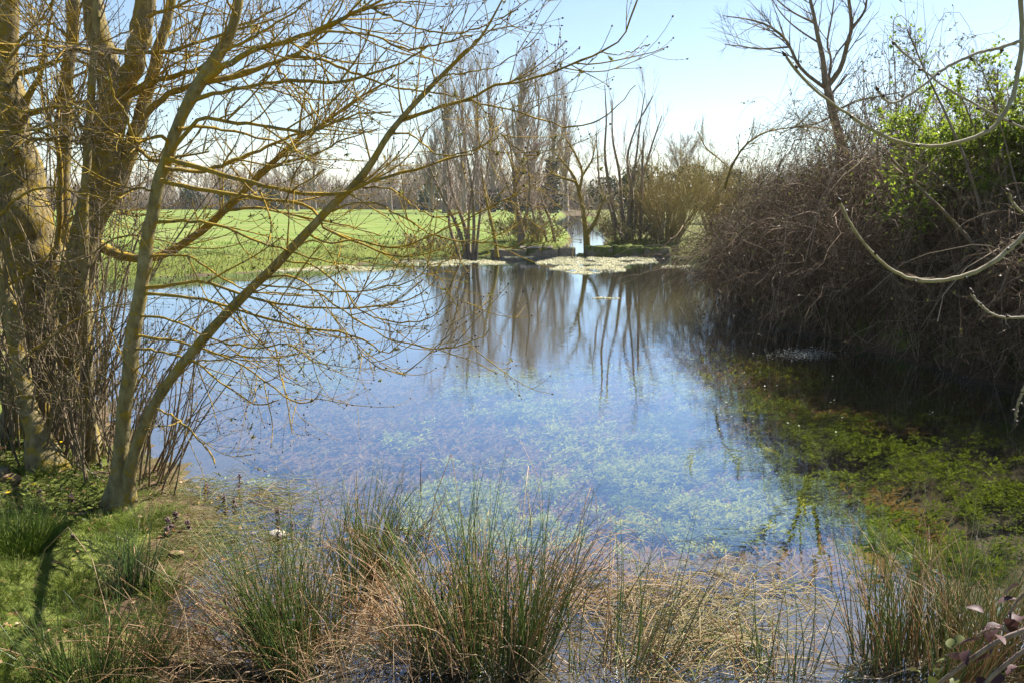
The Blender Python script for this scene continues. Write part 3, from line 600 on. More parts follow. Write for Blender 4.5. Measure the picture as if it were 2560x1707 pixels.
# big lichen-crusted trunk
bank_tree('lichened_tree', 'thick lichen-crusted trunk at the back of the clump with mossy bark', [([(95, 1085, 175), (92, 950, 150), (95, 800, 150), (88, 680, 150), (70, 560, 140), (45, 430, 118), (25, 310, 98), (12, 170, 72), (20, 40, 52), (28, -120, 40)], 7.0, 6.8)],
    [([(45, 300, 26), (75, 235, 22), (100, 190, 18), (112, 120, 12), (130, 20, 8), (140, -60, 5)], 6.9, 6.6), ([(40, 290, 28), (110, 275, 20), (180, 258, 16), (260, 255, 12), (340, 225, 9), (420, 170, 7), (520, 120, 4)], 6.9, 6.3), ([(30, 190, 18), (100, 168, 14), (180, 150, 11), (260, 185, 8)], 6.9, 6.4), ([(110, 690, 24), (140, 620, 20), (150, 520, 22), (150, 420, 18), (140, 300, 12), (160, 180, 7)], 6.8, 6.6), ([(20, 400, 14), (80, 350, 10), (170, 355, 8), (280, 345, 6), (380, 360, 3)], 6.8, 6.0), ([(30, 120, 12), (90, 60, 8), (150, -20, 4)], 6.8, 6.4)],
    'bark_lichen', 'twig_lichen', 501, 110, 420, ups=(.04, .08), flare=1.25)
# short leaning stem nearest the lawn
bank_tree('leaning_ash', 'smooth stem with a wide reddish foot leaning away at the edge of the lawn', [([(118, 1160, 80), (85, 1060, 56), (66, 980, 50), (45, 880, 48), (22, 770, 46), (0, 680, 42), (-20, 560, 38), (-35, 420, 34), (-30, 250, 26), (-10, 60, 18)], 5.9, 6.1)],
    [([(50, 900, 12), (120, 850, 9), (190, 800, 7), (260, 770, 5), (330, 760, 3)], 5.95, 5.6), ([(10, 720, 10), (60, 690, 8), (120, 640, 6), (170, 570, 4)], 6.0, 5.5), ([(-20, 560, 12), (40, 500, 9), (110, 470, 7), (190, 480, 5), (270, 500, 3)], 6.0, 5.4), ([(-30, 330, 12), (60, 330, 8), (150, 310, 6), (240, 330, 4)], 6, 5.3), ([(-20, 200, 12), (60, 110, 8), (130, 105, 6), (240, 110, 5), (340, 68, 4)], 6, 5.3), ([(-20, 250, 12), (60, 280, 8), (150, 265, 6), (250, 285, 4)], 6, 5.3)],
    'bark_ash', 'twig', 502, 90, 420, flare=1.5)
# the many-limbed ash in the middle
bank_tree('ash_tree', 'many-limbed ash rising behind the two-stemmed one, its trunk parting high up', [([(185, 1075, 110), (180, 950, 92), (182, 800, 88), (195, 690, 90), (222, 560, 78), (250, 450, 84), (272, 340, 82), (284, 250, 72), (268, 160, 62), (242, 70, 56), (224, -20, 46), (215, -120, 36)], 6.8, 6.6),
    ([(276, 320, 50), (300, 240, 54), (325, 180, 50), (345, 110, 54), (360, 30, 52), (375, -70, 44)], 6.65, 6.4), ([(235, 560, 48), (285, 480, 46), (318, 400, 42), (345, 310, 38), (372, 220, 32), (395, 130, 28), (422, 30, 24), (440, -60, 18)], 6.7, 6.9)],
    [([(290, 240, 30), (330, 235, 26), (380, 205, 20), (450, 185, 17), (510, 165, 14), (560, 90, 11), (610, 60, 8), (700, 20, 5)], 6.6, 5.9), ([(275, 128, 22), (340, 132, 16), (420, 130, 14), (500, 105, 11), (590, 75, 8), (680, 50, 5), (760, 10, 3)], 6.6, 5.5), ([(262, 330, 14), (320, 360, 16), (350, 375, 14), (380, 400, 12), (440, 395, 9), (520, 380, 6)], 6.6, 5.8),
     ([(330, 320, 26), (375, 275, 24), (425, 235, 20), (470, 215, 18), (530, 195, 16), (600, 190, 13), (690, 155, 10), (760, 125, 8), (830, 70, 5)], 6.6, 5.8), ([(330, 60, 16), (400, 30, 12), (480, 0, 8), (560, -40, 5)], 6.5, 5.9), ([(262, 140, 15), (200, 122, 12), (130, 118, 9), (40, 112, 7), (-30, 108, 5)], 6.6, 5.7), ([(258, 150, 10), (190, 128, 8), (110, 140, 7), (20, 132, 5), (-40, 115, 4)], 6.6, 5.6), ([(250, 450, 12), (200, 350, 8), (140, 345, 6), (60, 355, 3)], 6.6, 6.0),
     ([(230, 600, 40), (300, 640, 34), (400, 640, 30), (500, 580, 27), (560, 530, 25), (600, 492, 24), (640, 445, 20), (690, 400, 17), (745, 348, 14), (821, 303, 11), (900, 245, 8), (990, 190, 5)], 6.8, 6.4), ([(630, 458, 12), (700, 410, 9), (780, 390, 7), (860, 350, 5), (930, 330, 3)], 6.4, 6.0), ([(560, 530, 12), (640, 520, 9), (740, 540, 7), (850, 560, 5), (950, 590, 3)], 6.5, 6.0), ([(745, 348, 9), (760, 250, 7), (790, 180, 5), (780, 60, 3)], 6.4, 6.2), ([(690, 395, 9), (790, 320, 6), (700, 200, 5), (680, 60, 3)], 6.4, 6.0)],
    'bark_ash', 'twig_lichen', 503, 240, 1100, sprouts=100, flare=1.3)
bank_tree('slim_ash', 'straight slim stem orange with lichen on its sunny edge, between the thick trunks', [([(195, 1075, 42), (182, 900, 36), (170, 720, 32), (163, 560, 30), (160, 420, 29), (166, 250, 31), (176, 120, 32), (184, 0, 28), (190, -90, 24)], 7.5, 7.4)], [([(163, 430, 10), (130, 330, 8), (105, 230, 6), (85, 60, 3)], 7.5, 7.2), ([(170, 200, 10), (230, 170, 7), (300, 130, 4)], 7.5, 7.0), ([(160, 560, 9), (230, 520, 7), (330, 540, 5), (430, 530, 3)], 7.5, 6.8), ([(176, 100, 10), (120, 50, 6), (60, 10, 4)], 7.4, 7.0)], 'bark_lichen', 'twig_lichen', 504, 70, 320, flare=1.2)
bank_tree('slim_ash', 'slenderest grey-barked stem of the clump, in front of the parting trunk', [([(228, 1085, 30), (222, 950, 26), (214, 800, 24), (210, 640, 22), (212, 500, 22), (218, 380, 21), (226, 260, 20), (236, 140, 20), (240, 20, 18), (246, -60, 15)], 6.3, 6.2)], [([(214, 480, 8), (260, 420, 6), (330, 400, 5), (420, 410, 3)], 6.3, 5.8), ([(222, 330, 9), (180, 300, 7), (90, 330, 5), (10, 380, 3)], 6.3, 5.9), ([(212, 650, 9), (280, 600, 7), (350, 590, 5), (440, 610, 3)], 6.3, 5.7)], 'bark_smooth', 'twig', 505, 60, 280, flare=1.2)
# the two-stemmed ash that leans over the pond
F1 = [(292, 1265, 92), (298, 1190, 60), (305, 1110, 50), (316, 1000, 50), (330, 870, 52), (348, 740, 46), (366, 620, 43), (386, 500, 40), (405, 430, 40), (428, 370, 40), (462, 275, 37), (505, 200, 44), (545, 140, 37), (572, 90, 33), (594, 20, 30), (605, -60, 24)]
F2 = [(318, 1255, 62), (322, 1190, 44), (345, 1110, 40), (385, 1010, 36), (440, 930, 34), (520, 835, 34), (610, 740, 32), (697, 653, 30), (783, 566, 28), (870, 479, 26), (925, 414, 24), (980, 327, 20), (1045, 250, 17), (1130, 165, 13), (1200, 95, 9), (1245, 20, 6), (1285, -60, 4)]
FL = [([(1001, 303, 14), (1050, 285, 12), (1100, 268, 11), (1186, 245, 10), (1230, 215, 10), (1306, 205, 8), (1400, 172, 8), (1480, 142, 7), (1552, 95, 6), (1580, 40, 5), (1600, -20, 4)], 4.55, 4.1), ([(1500, 128, 4), (1520, 138, 4), (1570, 132, 3), (1625, 110, 3)], 4.2, 4.1),
    ([(976, 336, 7), (1020, 335, 6), (1060, 360, 6), (1090, 385, 6), (1130, 386, 5), (1190, 375, 4), (1245, 345, 4)], 4.6, 4.0), ([(1100, 268, 6), (1160, 255, 5), (1230, 265, 5), (1330, 292, 5), (1430, 318, 5), (1500, 300, 4), (1560, 248, 3), (1588, 215, 3)], 4.5, 4.0), ([(1180, 248, 4), (1210, 275, 4), (1250, 335, 4), (1320, 388, 4), (1370, 375, 3), (1410, 345, 3)], 4.4, 4.0),
    ([(1045, 250, 6), (1110, 190, 5), (1160, 185, 5), (1230, 170, 4), (1270, 148, 4), (1330, 110, 3), (1345, 100, 3)], 4.5, 4.0), ([(1130, 165, 6), (1180, 110, 5), (1250, 60, 4), (1300, 10, 3)], 4.4, 4.1), ([(1080, 215, 6), (1085, 150, 4), (1120, 60, 3), (1150, -20, 3)], 4.5, 4.3),
    ([(512, 205, 26), (560, 165, 22), (630, 130, 19), (700, 108, 17), (785, 80, 14), (848, 49, 12), (930, 13, 9), (1000, -30, 5)], 5.0, 4.4), ([(500, 208, 24), (580, 192, 19), (678, 160, 15), (750, 130, 12), (803, 80, 10), (900, 30, 8), (1010, 5, 5), (1090, 12, 3)], 5.0, 5.3), ([(930, 20, 7), (1000, 55, 6), (1060, 75, 6), (1140, 84, 5), (1220, 60, 4), (1290, 25, 3)], 4.45, 4.1),
    ([(478, 258, 17), (520, 238, 15), (611, 219, 13), (723, 203, 12), (857, 205, 11), (946, 179, 8), (1020, 150, 6), (1080, 110, 4)], 5.0, 4.3), ([(790, 80, 9), (860, 82, 8), (930, 90, 7), (1000, 118, 7), (1050, 120, 6), (1120, 105, 5), (1180, 85, 3)], 4.9, 4.2), ([(720, 140, 10), (800, 150, 9), (890, 185, 8), (980, 218, 7), (1060, 228, 6), (1150, 245, 5)], 5.15, 4.5), ([(690, 165, 7), (720, 200, 6), (765, 250, 5), (800, 300, 4)], 4.9, 4.6),
    ([(425, 385, 15), (500, 302, 13), (590, 308, 12), (680, 319, 11), (768, 332, 10), (830, 310, 8), (900, 285, 6), (980, 280, 4)], 5.0, 4.5), ([(444, 322, 13), (500, 318, 11), (560, 325, 9), (650, 345, 7), (720, 360, 5), (800, 345, 4)], 5.0, 5.4), ([(415, 395, 20), (500, 420, 18), (590, 446, 16), (680, 469, 14), (768, 486, 13), (857, 482, 12), (924, 455, 11), (1027, 428, 9), (1125, 397, 7), (1183, 388, 5)], 5.0, 4.2),
    ([(402, 452, 17), (500, 473, 15), (634, 495, 13), (745, 509, 11), (790, 535, 10), (821, 576, 9), (902, 611, 8), (969, 638, 6), (1040, 640, 5), (1100, 620, 3)], 5.0, 4.3), ([(412, 420, 16), (490, 430, 14), (560, 412, 13), (640, 380, 11), (720, 345, 9), (790, 330, 6)], 5.0, 5.3), ([(375, 560, 13), (450, 552, 11), (540, 560, 10), (610, 590, 8), (700, 620, 7), (800, 650, 5), (900, 665, 3)], 5.05, 4.5),
    ([(770, 585, 9), (820, 610, 8), (890, 600, 7), (990, 620, 6), (1080, 590, 5), (1180, 545, 4), (1280, 490, 4), (1300, 470, 3)], 4.65, 4.0), ([(830, 530, 8), (880, 508, 7), (950, 512, 6), (1010, 545, 6), (1090, 590, 5), (1180, 605, 4), (1230, 610, 4), (1290, 622, 4), (1390, 600, 3)], 4.6, 3.9), ([(878, 468, 7), (940, 468, 7), (990, 480, 6), (1040, 520, 5), (1090, 545, 4), (1150, 530, 3)], 4.6, 4.2),
    ([(350, 720, 14), (420, 715, 12), (500, 705, 11), (600, 735, 9), (700, 760, 8), (800, 770, 7), (900, 768, 6), (990, 760, 5), (1060, 730, 4), (1100, 690, 3)], 5.05, 4.3), ([(345, 735, 13), (430, 740, 11), (530, 755, 10), (640, 790, 9), (740, 815, 8), (850, 830, 7), (920, 855, 6), (960, 882, 4), (985, 876, 3)], 5.05, 4.2), ([(640, 700, 8), (720, 690, 7), (800, 735, 6), (880, 790, 6), (960, 840, 5), (1050, 865, 5), (1130, 868, 4), (1190, 850, 3), (1222, 825, 3)], 4.75, 3.9), ([(1095, 868, 4), (1120, 830, 3), (1140, 780, 3), (1148, 735, 2)], 4.0, 3.9),
    ([(700, 655, 7), (770, 660, 6), (850, 720, 6), (900, 775, 5), (960, 800, 5), (1030, 806, 4), (1080, 790, 3), (1130, 755, 3)], 4.7, 4.0), ([(578, 772, 8), (630, 715, 7), (720, 720, 6), (840, 730, 5), (960, 720, 5), (1040, 695, 4), (1085, 650, 3)], 4.8, 4.1), ([(740, 620, 6), (790, 600, 5), (830, 640, 5), (870, 745, 4), (890, 850, 4), (920, 900, 3), (1000, 935, 3), (1045, 905, 3)], 4.65, 4.1),
    ([(335, 840, 11), (420, 850, 9), (500, 870, 8), (600, 910, 7), (680, 965, 6), (735, 1003, 5), (780, 1003, 4), (800, 976, 3)], 5.05, 4.3), ([(330, 870, 10), (400, 880, 8), (480, 900, 7), (560, 960, 6), (640, 1010, 5), (700, 1000, 3)], 5.05, 4.5), ([(340, 790, 10), (420, 800, 8), (540, 850, 7), (640, 870, 6), (720, 860, 5), (790, 910, 3)], 5.05, 4.4), ([(460, 905, 6), (540, 900, 5), (600, 890, 5), (690, 895, 4), (770, 880, 3), (800, 910, 2)], 4.95, 4.4), ([(586, 764, 5), (640, 790, 5), (680, 850, 4), (705, 950, 4), (725, 1040, 3), (732, 1085, 3)], 4.75, 4.5),
    ([(383, 1016, 7), (440, 1045, 7), (500, 1100, 6), (540, 1155, 5)], 4.9, 4.6), ([(366, 645, 9), (470, 640, 8), (560, 700, 6), (640, 730, 5), (760, 740, 4)], 5.05, 4.7), ([(390, 480, 9), (340, 470, 7), (290, 500, 5), (250, 560, 3)], 5.05, 4.7), ([(550, 135, 12), (640, 90, 9), (720, 40, 6), (800, -20, 4)], 5, 4.6), ([(590, 40, 10), (560, -10, 7)], 5, 4.9),
    ([(430, 365, 14), (400, 340, 12), (340, 355, 10), (320, 300, 9), (285, 240, 7), (270, 160, 5)], 5.05, 4.6)]
bank_tree('ash_tree', 'two-stemmed lichened ash leaning out over the pond with long drooping branches', [(F1, 5.05, 5.05), (F2, 5.08, 4.3)], FL, 'bark_smooth', 'twig_lichen', 506, 280, 1500, K=24, sprouts=170, flare=1.25, ys=1.06, ws=.74)
# suckers and thin shrub stems between the trunks
rg = np.random.default_rng(77)
def thicket(name, label, n, xr, Yr, H, seed, lean=(.12, 0), l2=3, leaf=900, rad=(.004, .011), mat='twig', l3=2):
    rg = np.random.default_rng(seed); px = rg.uniform(*xr, n); Yd = rg.uniform(*Yr, n); b = np.stack([(px - 1280) / F_PX * Yd / CP, Yd, 0 * px], -1); b[:, 2] = height(b[:, 0], b[:, 1]) - .03
    loc = b.mean(0); loc[2] = ground_z(loc); t = thing(name, loc, label, 'shrub')
    d = np.stack([rg.normal(lean[0], .22, n), rg.normal(lean[1], .2, n), np.ones(n)], -1)
    p0 = rootroots(b, d, rg.uniform(H[0], H[1], n), rg.uniform(*rad, n), 9, .055, .0, rg, .35); V, F, i = tubes(*p0, 5); obj('stems', V, F, M[mat], t, 0 * i, kind='stuff')
    a = grow(*p0, n * l2, .25, 1, (.2, .8), (.3, 1.1), 6, .02, .09, .6, .004, .0022, .5, .3, rg=rg); c = grow(*a, n * l2 * l3, .1, 1, (.06, .25), (.4, 1.1), 4, .04, .1, .7, .003, .0016, .6, .2, rg=rg)
    V, F, tt = tw([(*a, 4), (*c, 3)], rg); obj('twigs', V, F, M[mat], t, tt, kind='stuff')
    if leaf:
        e = rg.integers(0, len(c[0]), leaf); C, T, _ = sample(*c, e, rg.uniform(.2, 1, leaf)); V, F, i = cards(C, T + rg.normal(0, .8, (leaf, 3)), rg.normal(0, 1, (leaf, 3)), rg.uniform(.012, .035, leaf), rg.uniform(.007, .018, leaf)); obj('leaves', V, F, M['bramble_leaf'], t, rg.uniform(0, 1, leaf)[i], kind='stuff')
thicket('sucker_thicket', 'thicket of thin upright suckers between the trunks at the water edge', 56, (165, 330), (5.5, 6.6), (.6, 1.7), 601, leaf=500)
thicket('sucker_thicket', 'spray of thin shoots behind the two-stemmed ash reaching over the water', 18, (320, 410), (5.5, 6.3), (.5, 1.4), 602, (.45, -.05), leaf=250)
thicket('twiggy_shrub', 'tangled leafy shrub wrapped round the thick lichened trunk', 60, (-40, 190), (5.9, 6.8), (1.0, 2.4), 603, (.15, -.05), 4, 1500, (.005, .012))
thicket('twiggy_shrub', 'fine bare shrub behind the clump against the sky', 60, (-60, 260), (8.0, 10.0), (2.6, 5.0), 604, (.03, 0), 7, 300, (.008, .016), 'twig', 4)
thicket('twiggy_shrub', 'low scrub on the shaded bank behind the trunks', 80, (-350, 160), (8.5, 12.0), (1.0, 2.4), 605, (0, 0), 5, 2200, (.006, .014), 'twig', 3)

# ------------------------------------------------------------------ the right bank: brambles, hawthorn, tree
def bramble(name, label, foot, n, H, reach, seed, leaf, loc_dir=(-.8, -.6), twn=4, group='bramble mounds on the right bank', Lx=1.0):
    """arching canes rooted inside the foot polygon (x,y,rx,ry), toppling outwards and mostly towards loc_dir"""
    rg = np.random.default_rng(seed); cx, cy, rx, ry = foot
    a = rg.uniform(0, 6.28, n); q = np.sqrt(rg.uniform(0, 1, n)); b = np.stack([cx + np.cos(a) * q * rx, cy + np.sin(a) * q * ry, 0 * a], -1); b[:, 2] = height(b[:, 0], b[:, 1]) - .03
    loc = np.array([cx, cy, ground_z((cx, cy))]); t = thing(name, loc, label, 'bramble', group)
    K = 12; s = np.linspace(0, 1, K)[None]
    da = rg.uniform(0, 6.28, n); out = np.stack([np.cos(da), np.sin(da)], -1) + np.array(loc_dir) * rg.uniform(.2, 1.5, n)[:, None]; out = nrm(out)
    edge = .35 + .65 * (1 - q * .6); h = H * rg.uniform(.35, 1.05, n) * edge * (1 + .28 * noise2(b[:, 0], b[:, 1], 2.2)); L = reach * rg.uniform(.3, 1.1, n)
    apex = rg.uniform(.42, .75, n)[:, None]; end = rg.uniform(.0, .75, n)[:, None]
    prof = np.where(s < apex, 1 - ((apex - s) / apex) ** 2, 1 - (1 - end) * ((s - apex) / (1 - apex)) ** 2)
    hz = s ** 1.35
    p = np.zeros((n, K, 3)); p[:, :, 0] = b[:, None, 0] + out[:, None, 0] * L[:, None] * hz; p[:, :, 1] = b[:, None, 1] + out[:, None, 1] * L[:, None] * hz; p[:, :, 2] = b[:, None, 2] + h[:, None] * prof
    wv = np.cumsum(rg.normal(0, .06, (n, K, 3)), 1); wv[:, 0] = 0; p = p + wv
    p[:, :, 2] = np.maximum(p[:, :, 2], .01 + 0 * p[:, :, 2])
    r = rg.uniform(.0035, .007, n)[:, None] * (1 - .55 * s)
    V, F, i = tubes(p, r, 4); obj('canes', V, F, M['cane'], t, rg.uniform(0, 1, n)[i], kind='stuff')
    m = n // 16; e = rg.choice(n, m, replace=False); po = p[e] + np.cumsum(rg.normal(0, .06, (m, K, 3)), 1) * np.linspace(0, 1, K)[None, :, None]; po[:, :, :2] += np.array(loc_dir) * np.linspace(0, .35, K)[None, :, None]; po[:, :, 2] = np.maximum(po[:, :, 2] * rg.uniform(.9, 1.12, m)[:, None], .01); po[:, 0] = p[e, 0]
    V, F, i = tubes(po, rg.uniform(.006, .012, m)[:, None] * (1 - .6 * s), 5); obj('old_canes', V, F, M['cane'], t, rg.uniform(.75, 1, m)[i], kind='stuff')
    a2 = grow(p, r, n * twn, .15, 1, (.25 * Lx, .9 * Lx), (.4, 1.5), 6, -.02, .20, .7, .004, .0025, .5, .3, rg=rg)
    a3 = grow(*a2, n * twn * 2, .1, 1, (.08, .35), (.4, 1.5), 4, .02, .22, .8, .003, .002, .6, .2, rg=rg)
    a2[0][:, :, 2] = np.maximum(a2[0][:, :, 2], .01); a3[0][:, :, 2] = np.maximum(a3[0][:, :, 2], .01)
    V, F, tt = tw([(*a2, 3), (*a3, 3)], rg); obj('side_shoots', V, F, M['cane'], t, tt, kind='stuff')
    e = rg.integers(0, len(a3[0]), leaf * 3); C, T, _ = sample(*a3, e, rg.uniform(.1, 1, leaf * 3))
    k = rg.uniform(0, 1, len(C)) < np.clip(.15 + (C[:, 2] / H) ** 2, 0, 1); C, T = C[k][:leaf], T[k][:leaf]; m = len(C); dead = rg.uniform(0, 1, m) < .3
    V, F, i = cards(C, T + rg.normal(0, .8, (m, 3)), rg.normal(0, 1, (m, 3)) + np.array([0, 0, 1.2]), rg.uniform(.025, .06, m), rg.uniform(.015, .035, m), .1); obj('leaves', V, F, M['bramble_leaf'], t, rg.uniform(0, 1, m)[i], kind='stuff')
    return t
bramble('bramble_thicket', 'brown bramble mound arching into the pond at the weir end of the thicket', (5.3, 16.3, 1.3, 2.6), 820, 2.45, 1.9, 701, 4200)
bramble('bramble_thicket', 'brown bramble mound in the middle of the thicket below the bare tree', (5.9, 13.2, 1.3, 1.9), 820, 2.6, 1.8, 702, 4200)
bramble('bramble_thicket', 'dark bramble mound below the green hawthorn', (6.3, 10.4, 1.2, 1.7), 780, 2.45, 1.5, 703, 3600)
bramble('bramble_thicket', 'bramble mound closest to the near bank, beside the hawthorn trunk', (6.7, 8.2, 1.1, 1.5), 600, 2.1, 1.3, 704, 2600)
bramble('bramble_thicket', 'leafy crest of high brambles behind the front mounds', (7.4, 16.2, 1.7, 2.0), 560, 4.4, 2.2, 705, 8000, twn=2)
bramble('bramble_thicket', 'bramble bank running back towards the mossy weir wall', (8.2, 22, 1.8, 4.0), 650, 2.3, 2.0, 706, 1600)
bramble('bramble_thicket', 'shadowy brambles filling the bank behind the front mounds', (8.2, 12.5, 1.4, 2.8), 380, 2.9, 1.8, 707, 1800, twn=3)
# hawthorn in fresh leaf
def hawthorn(label, loc, H, W, n, seed, lo=.35):
    rg = np.random.default_rng(seed); loc = np.array(loc, float); loc[2] = ground_z(loc); t = thing('hawthorn_bush', loc, label, 'bush', 'hawthorns in fresh leaf')
    m = 14; b = np.repeat(loc[None], m, 0) + rg.normal(0, .15, (m, 3)) * np.array([1, 1, 0]); b[:, 2] -= .05
    p0 = rootroots(b, np.stack([rg.normal(0, .2 + .1 * (W > 1), m), rg.normal(0, .3, m), np.ones(m)], -1), rg.uniform(.7, 1.0, m) * H, rg.uniform(.02, .04, m), 9, .07, .02, rg); V, F, i = tubes(*p0, 6); obj('stems', V, F, M['bark_alder'], t, 0 * i, kind='stuff')
    a = grow(*p0, 220, lo, 1, (W * .35, W * .8), (.5, 1.2), 7, .02, .09, .5, .012, .004, .4, .35, rg=rg); c = grow(*a, 1500, .15, 1, (.12, .45), (.4, 1.1), 4, .05, .1, .6, .004, .002, .5, .2, rg=rg)
    V, F, tt = tw([(*a, 4), (*c, 3)], rg); obj('twigs', V, F, M['cane'], t, tt, kind='stuff')
    e = rg.integers(0, len(c[0]), n); C, T, _ = sample(*c, e, np.round(rg.uniform(.0, 1.0, n) * 5) / 5); C = C + rg.normal(0, .012, (n, 3))
    V, F, i = cards(C, T + rg.normal(0, .9, (n, 3)), rg.normal(0, 1, (n, 3)) + np.array([.2, .3, 1.2]), rg.uniform(.03, .06, n), rg.uniform(.02, .04, n), .1); obj('leaves', V, F, M['hawthorn_leaf'], t, rg.uniform(0, 1, n)[i], kind='stuff')
hawthorn('bright green hawthorn rising over the brambles, the taller leafy one', (6.2, 10.4, 0), 3.25, 1.2, 36000, 711, .48)
hawthorn('lower green hawthorn nestled at the edge of the brambles beside the taller one', (6.05, 11.3, 0), 2.65, .9, 8000, 712, .7)
hawthorn('tall thin hawthorn shoot with sparse leaves above the green bush', (5.95, 9.6, 0), 4.2, .25, 900, 713, .82)
# bare tree behind the brambles
px_tree('bare_tree', [([(2126, 470, 30), (2122, 429, 28), (2102, 357, 24), (2084, 290, 22), (2071, 232, 20), (2064, 205, 16)], 18, 18), ([(2064, 214, 17), (2057, 147, 13), (2044, 89, 11), (2035, 40, 9), (2026, 0, 8), (2015, -90, 5)], 18, 18.2), ([(2070, 215, 15), (2102, 170, 12), (2120, 103, 11), (2129, 67, 9), (2122, 0, 8), (2112, -90, 5)], 18, 17.6),
    ([(2128, 76, 8), (2160, 31, 6), (2167, 0, 5), (2180, -70, 3)], 17.7, 17.4), ([(2060, 219, 9), (2013, 183, 8), (1990, 152, 8), (1972, 112, 7), (1950, 85, 6), (1914, 62, 5), (1870, 49, 4), (1807, 40, 2)], 18, 17), ([(1974, 118, 5), (1900, 123, 4), (1852, 116, 3), (1812, 112, 2)], 17.7, 17), ([(2068, 215, 8), (2078, 150, 6), (2068, 110, 5), (2080, 40, 4), (2090, -40, 2)], 18, 18.6), ([(2088, 280, 6), (2138, 255, 5), (2191, 243, 4), (2267, 228, 2)], 18, 17.5), ([(2076, 238, 6), (2100, 210, 5), (2118, 188, 4)], 18, 17.8), ([(2040, 60, 6), (1980, 30, 4), (1930, -10, 3)], 18.1, 17.4), ([(2050, 110, 5), (1990, 70, 4), (1950, 30, 3), (1920, -20, 2)], 18.1, 18.8), ([(2120, 100, 5), (2095, 130, 4), (2085, 150, 3)], 17.8, 17.6), ([(2084, 290, 5), (2040, 310, 4), (1990, 318, 3), (1950, 335, 2)], 18, 17.4)],
    'tall bare tree with a forked trunk standing behind the brambles', 'tree', None, 'bark_alder', 'twig', 721, (110, .4, 1.3), (600, .12, .5), up=.05, rmin=(.0045, .003), K=14, sides=8, wig=.06)
px_tree('elder_shrub', [([(1812, 475, 7), (1826, 425, 6), (1858, 370, 5), (1905, 335, 4), (1960, 322, 3), (2030, 318, 3), (2080, 330, 2)], 16.8, 16.4), ([(1826, 425, 3), (1795, 395, 3), (1765, 370, 3), (1745, 330, 2)], 16.8, 17.2)],
    'arching yellow-barked shrub at the weir end of the brambles', 'shrub', None, 'bark_yellow', 'twig_willow', 722, (46, .3, .9), (300, .12, .4), up=.07, rmin=(.004, .003), ground=True)

# ------------------------------------------------------------------ the ash whose low twigs hang in at the right (its trunk stands outside the view)
rg = np.random.default_rng(88); tb = np.array([1.95, 1.7, 0]); tb[2] = ground_z(tb); ov = thing('ash_tree', tb, 'pale ash twigs with dark buds hanging in front of the bramble bank', 'tree')
K = 12; tp = np.stack([tb[0] + .05 * np.sin(np.linspace(0, 3, K)), tb[1] + .06 * np.linspace(0, 1, K), np.linspace(tb[2] - .08, 5.2, K)], -1)[None]; tr = np.linspace(.13, .05, K)[None]; V, F, i = tubes(tp, tr, 10); obj('stem', V, F, M['bark_ash'], ov, 0 * i)
TW = [([(2555, 60, 15), (2553, 125, 15), (2544, 188, 14), (2530, 246, 14), (2504, 295, 14), (2468, 330, 13), (2383, 359, 12), (2325, 366, 11), (2258, 357, 10), (2187, 330, 10), (2102, 275, 9), (2048, 234, 9), (2004, 192, 9), (1966, 145, 9)], 1.5, 1.4, 'twig_olive', (2.9, 1.0)),
      ([(2552, 103, 11), (2495, 121, 10), (2437, 136, 9), (2374, 165, 9), (2334, 192, 9), (2303, 219, 8), (2267, 241, 8), (2240, 257, 8), (2213, 252, 8), (2198, 228, 9)], 1.49, 1.45, 'twig_grey', None),
      ([(2575, 330, 8), (2504, 295, 8), (2423, 254, 8), (2347, 208, 7), (2276, 147, 7), (2240, 114, 8)], 1.5, 1.6, 'twig_grey', (2.5, 1.0)),
      ([(2575, 575, 17), (2560, 588, 16), (2517, 629, 16), (2474, 661, 15), (2409, 691, 14), (2344, 703, 13), (2285, 699, 12), (2236, 679, 11), (2191, 643, 10), (2151, 598, 9), (2120, 549, 8), (2102, 509, 8)], 1.45, 1.4, 'twig_olive', (2.05, 1.0)),
      ([(2575, 793, 9), (2560, 794, 9), (2495, 791, 8), (2452, 764, 8), (2428, 735, 8)], 1.6, 1.6, 'twig_grey', (1.75, .9)), ([(2580, 548, 10), (2560, 536, 9), (2535, 510, 8), (2522, 484, 8)], 1.6, 1.6, 'twig_olive', (1.95, .9)), ([(2575, 955, 10), (2560, 970, 10), (2544, 1014, 9), (2539, 1052, 9)], 1.6, 1.6, 'twig_olive', (1.55, .9))]
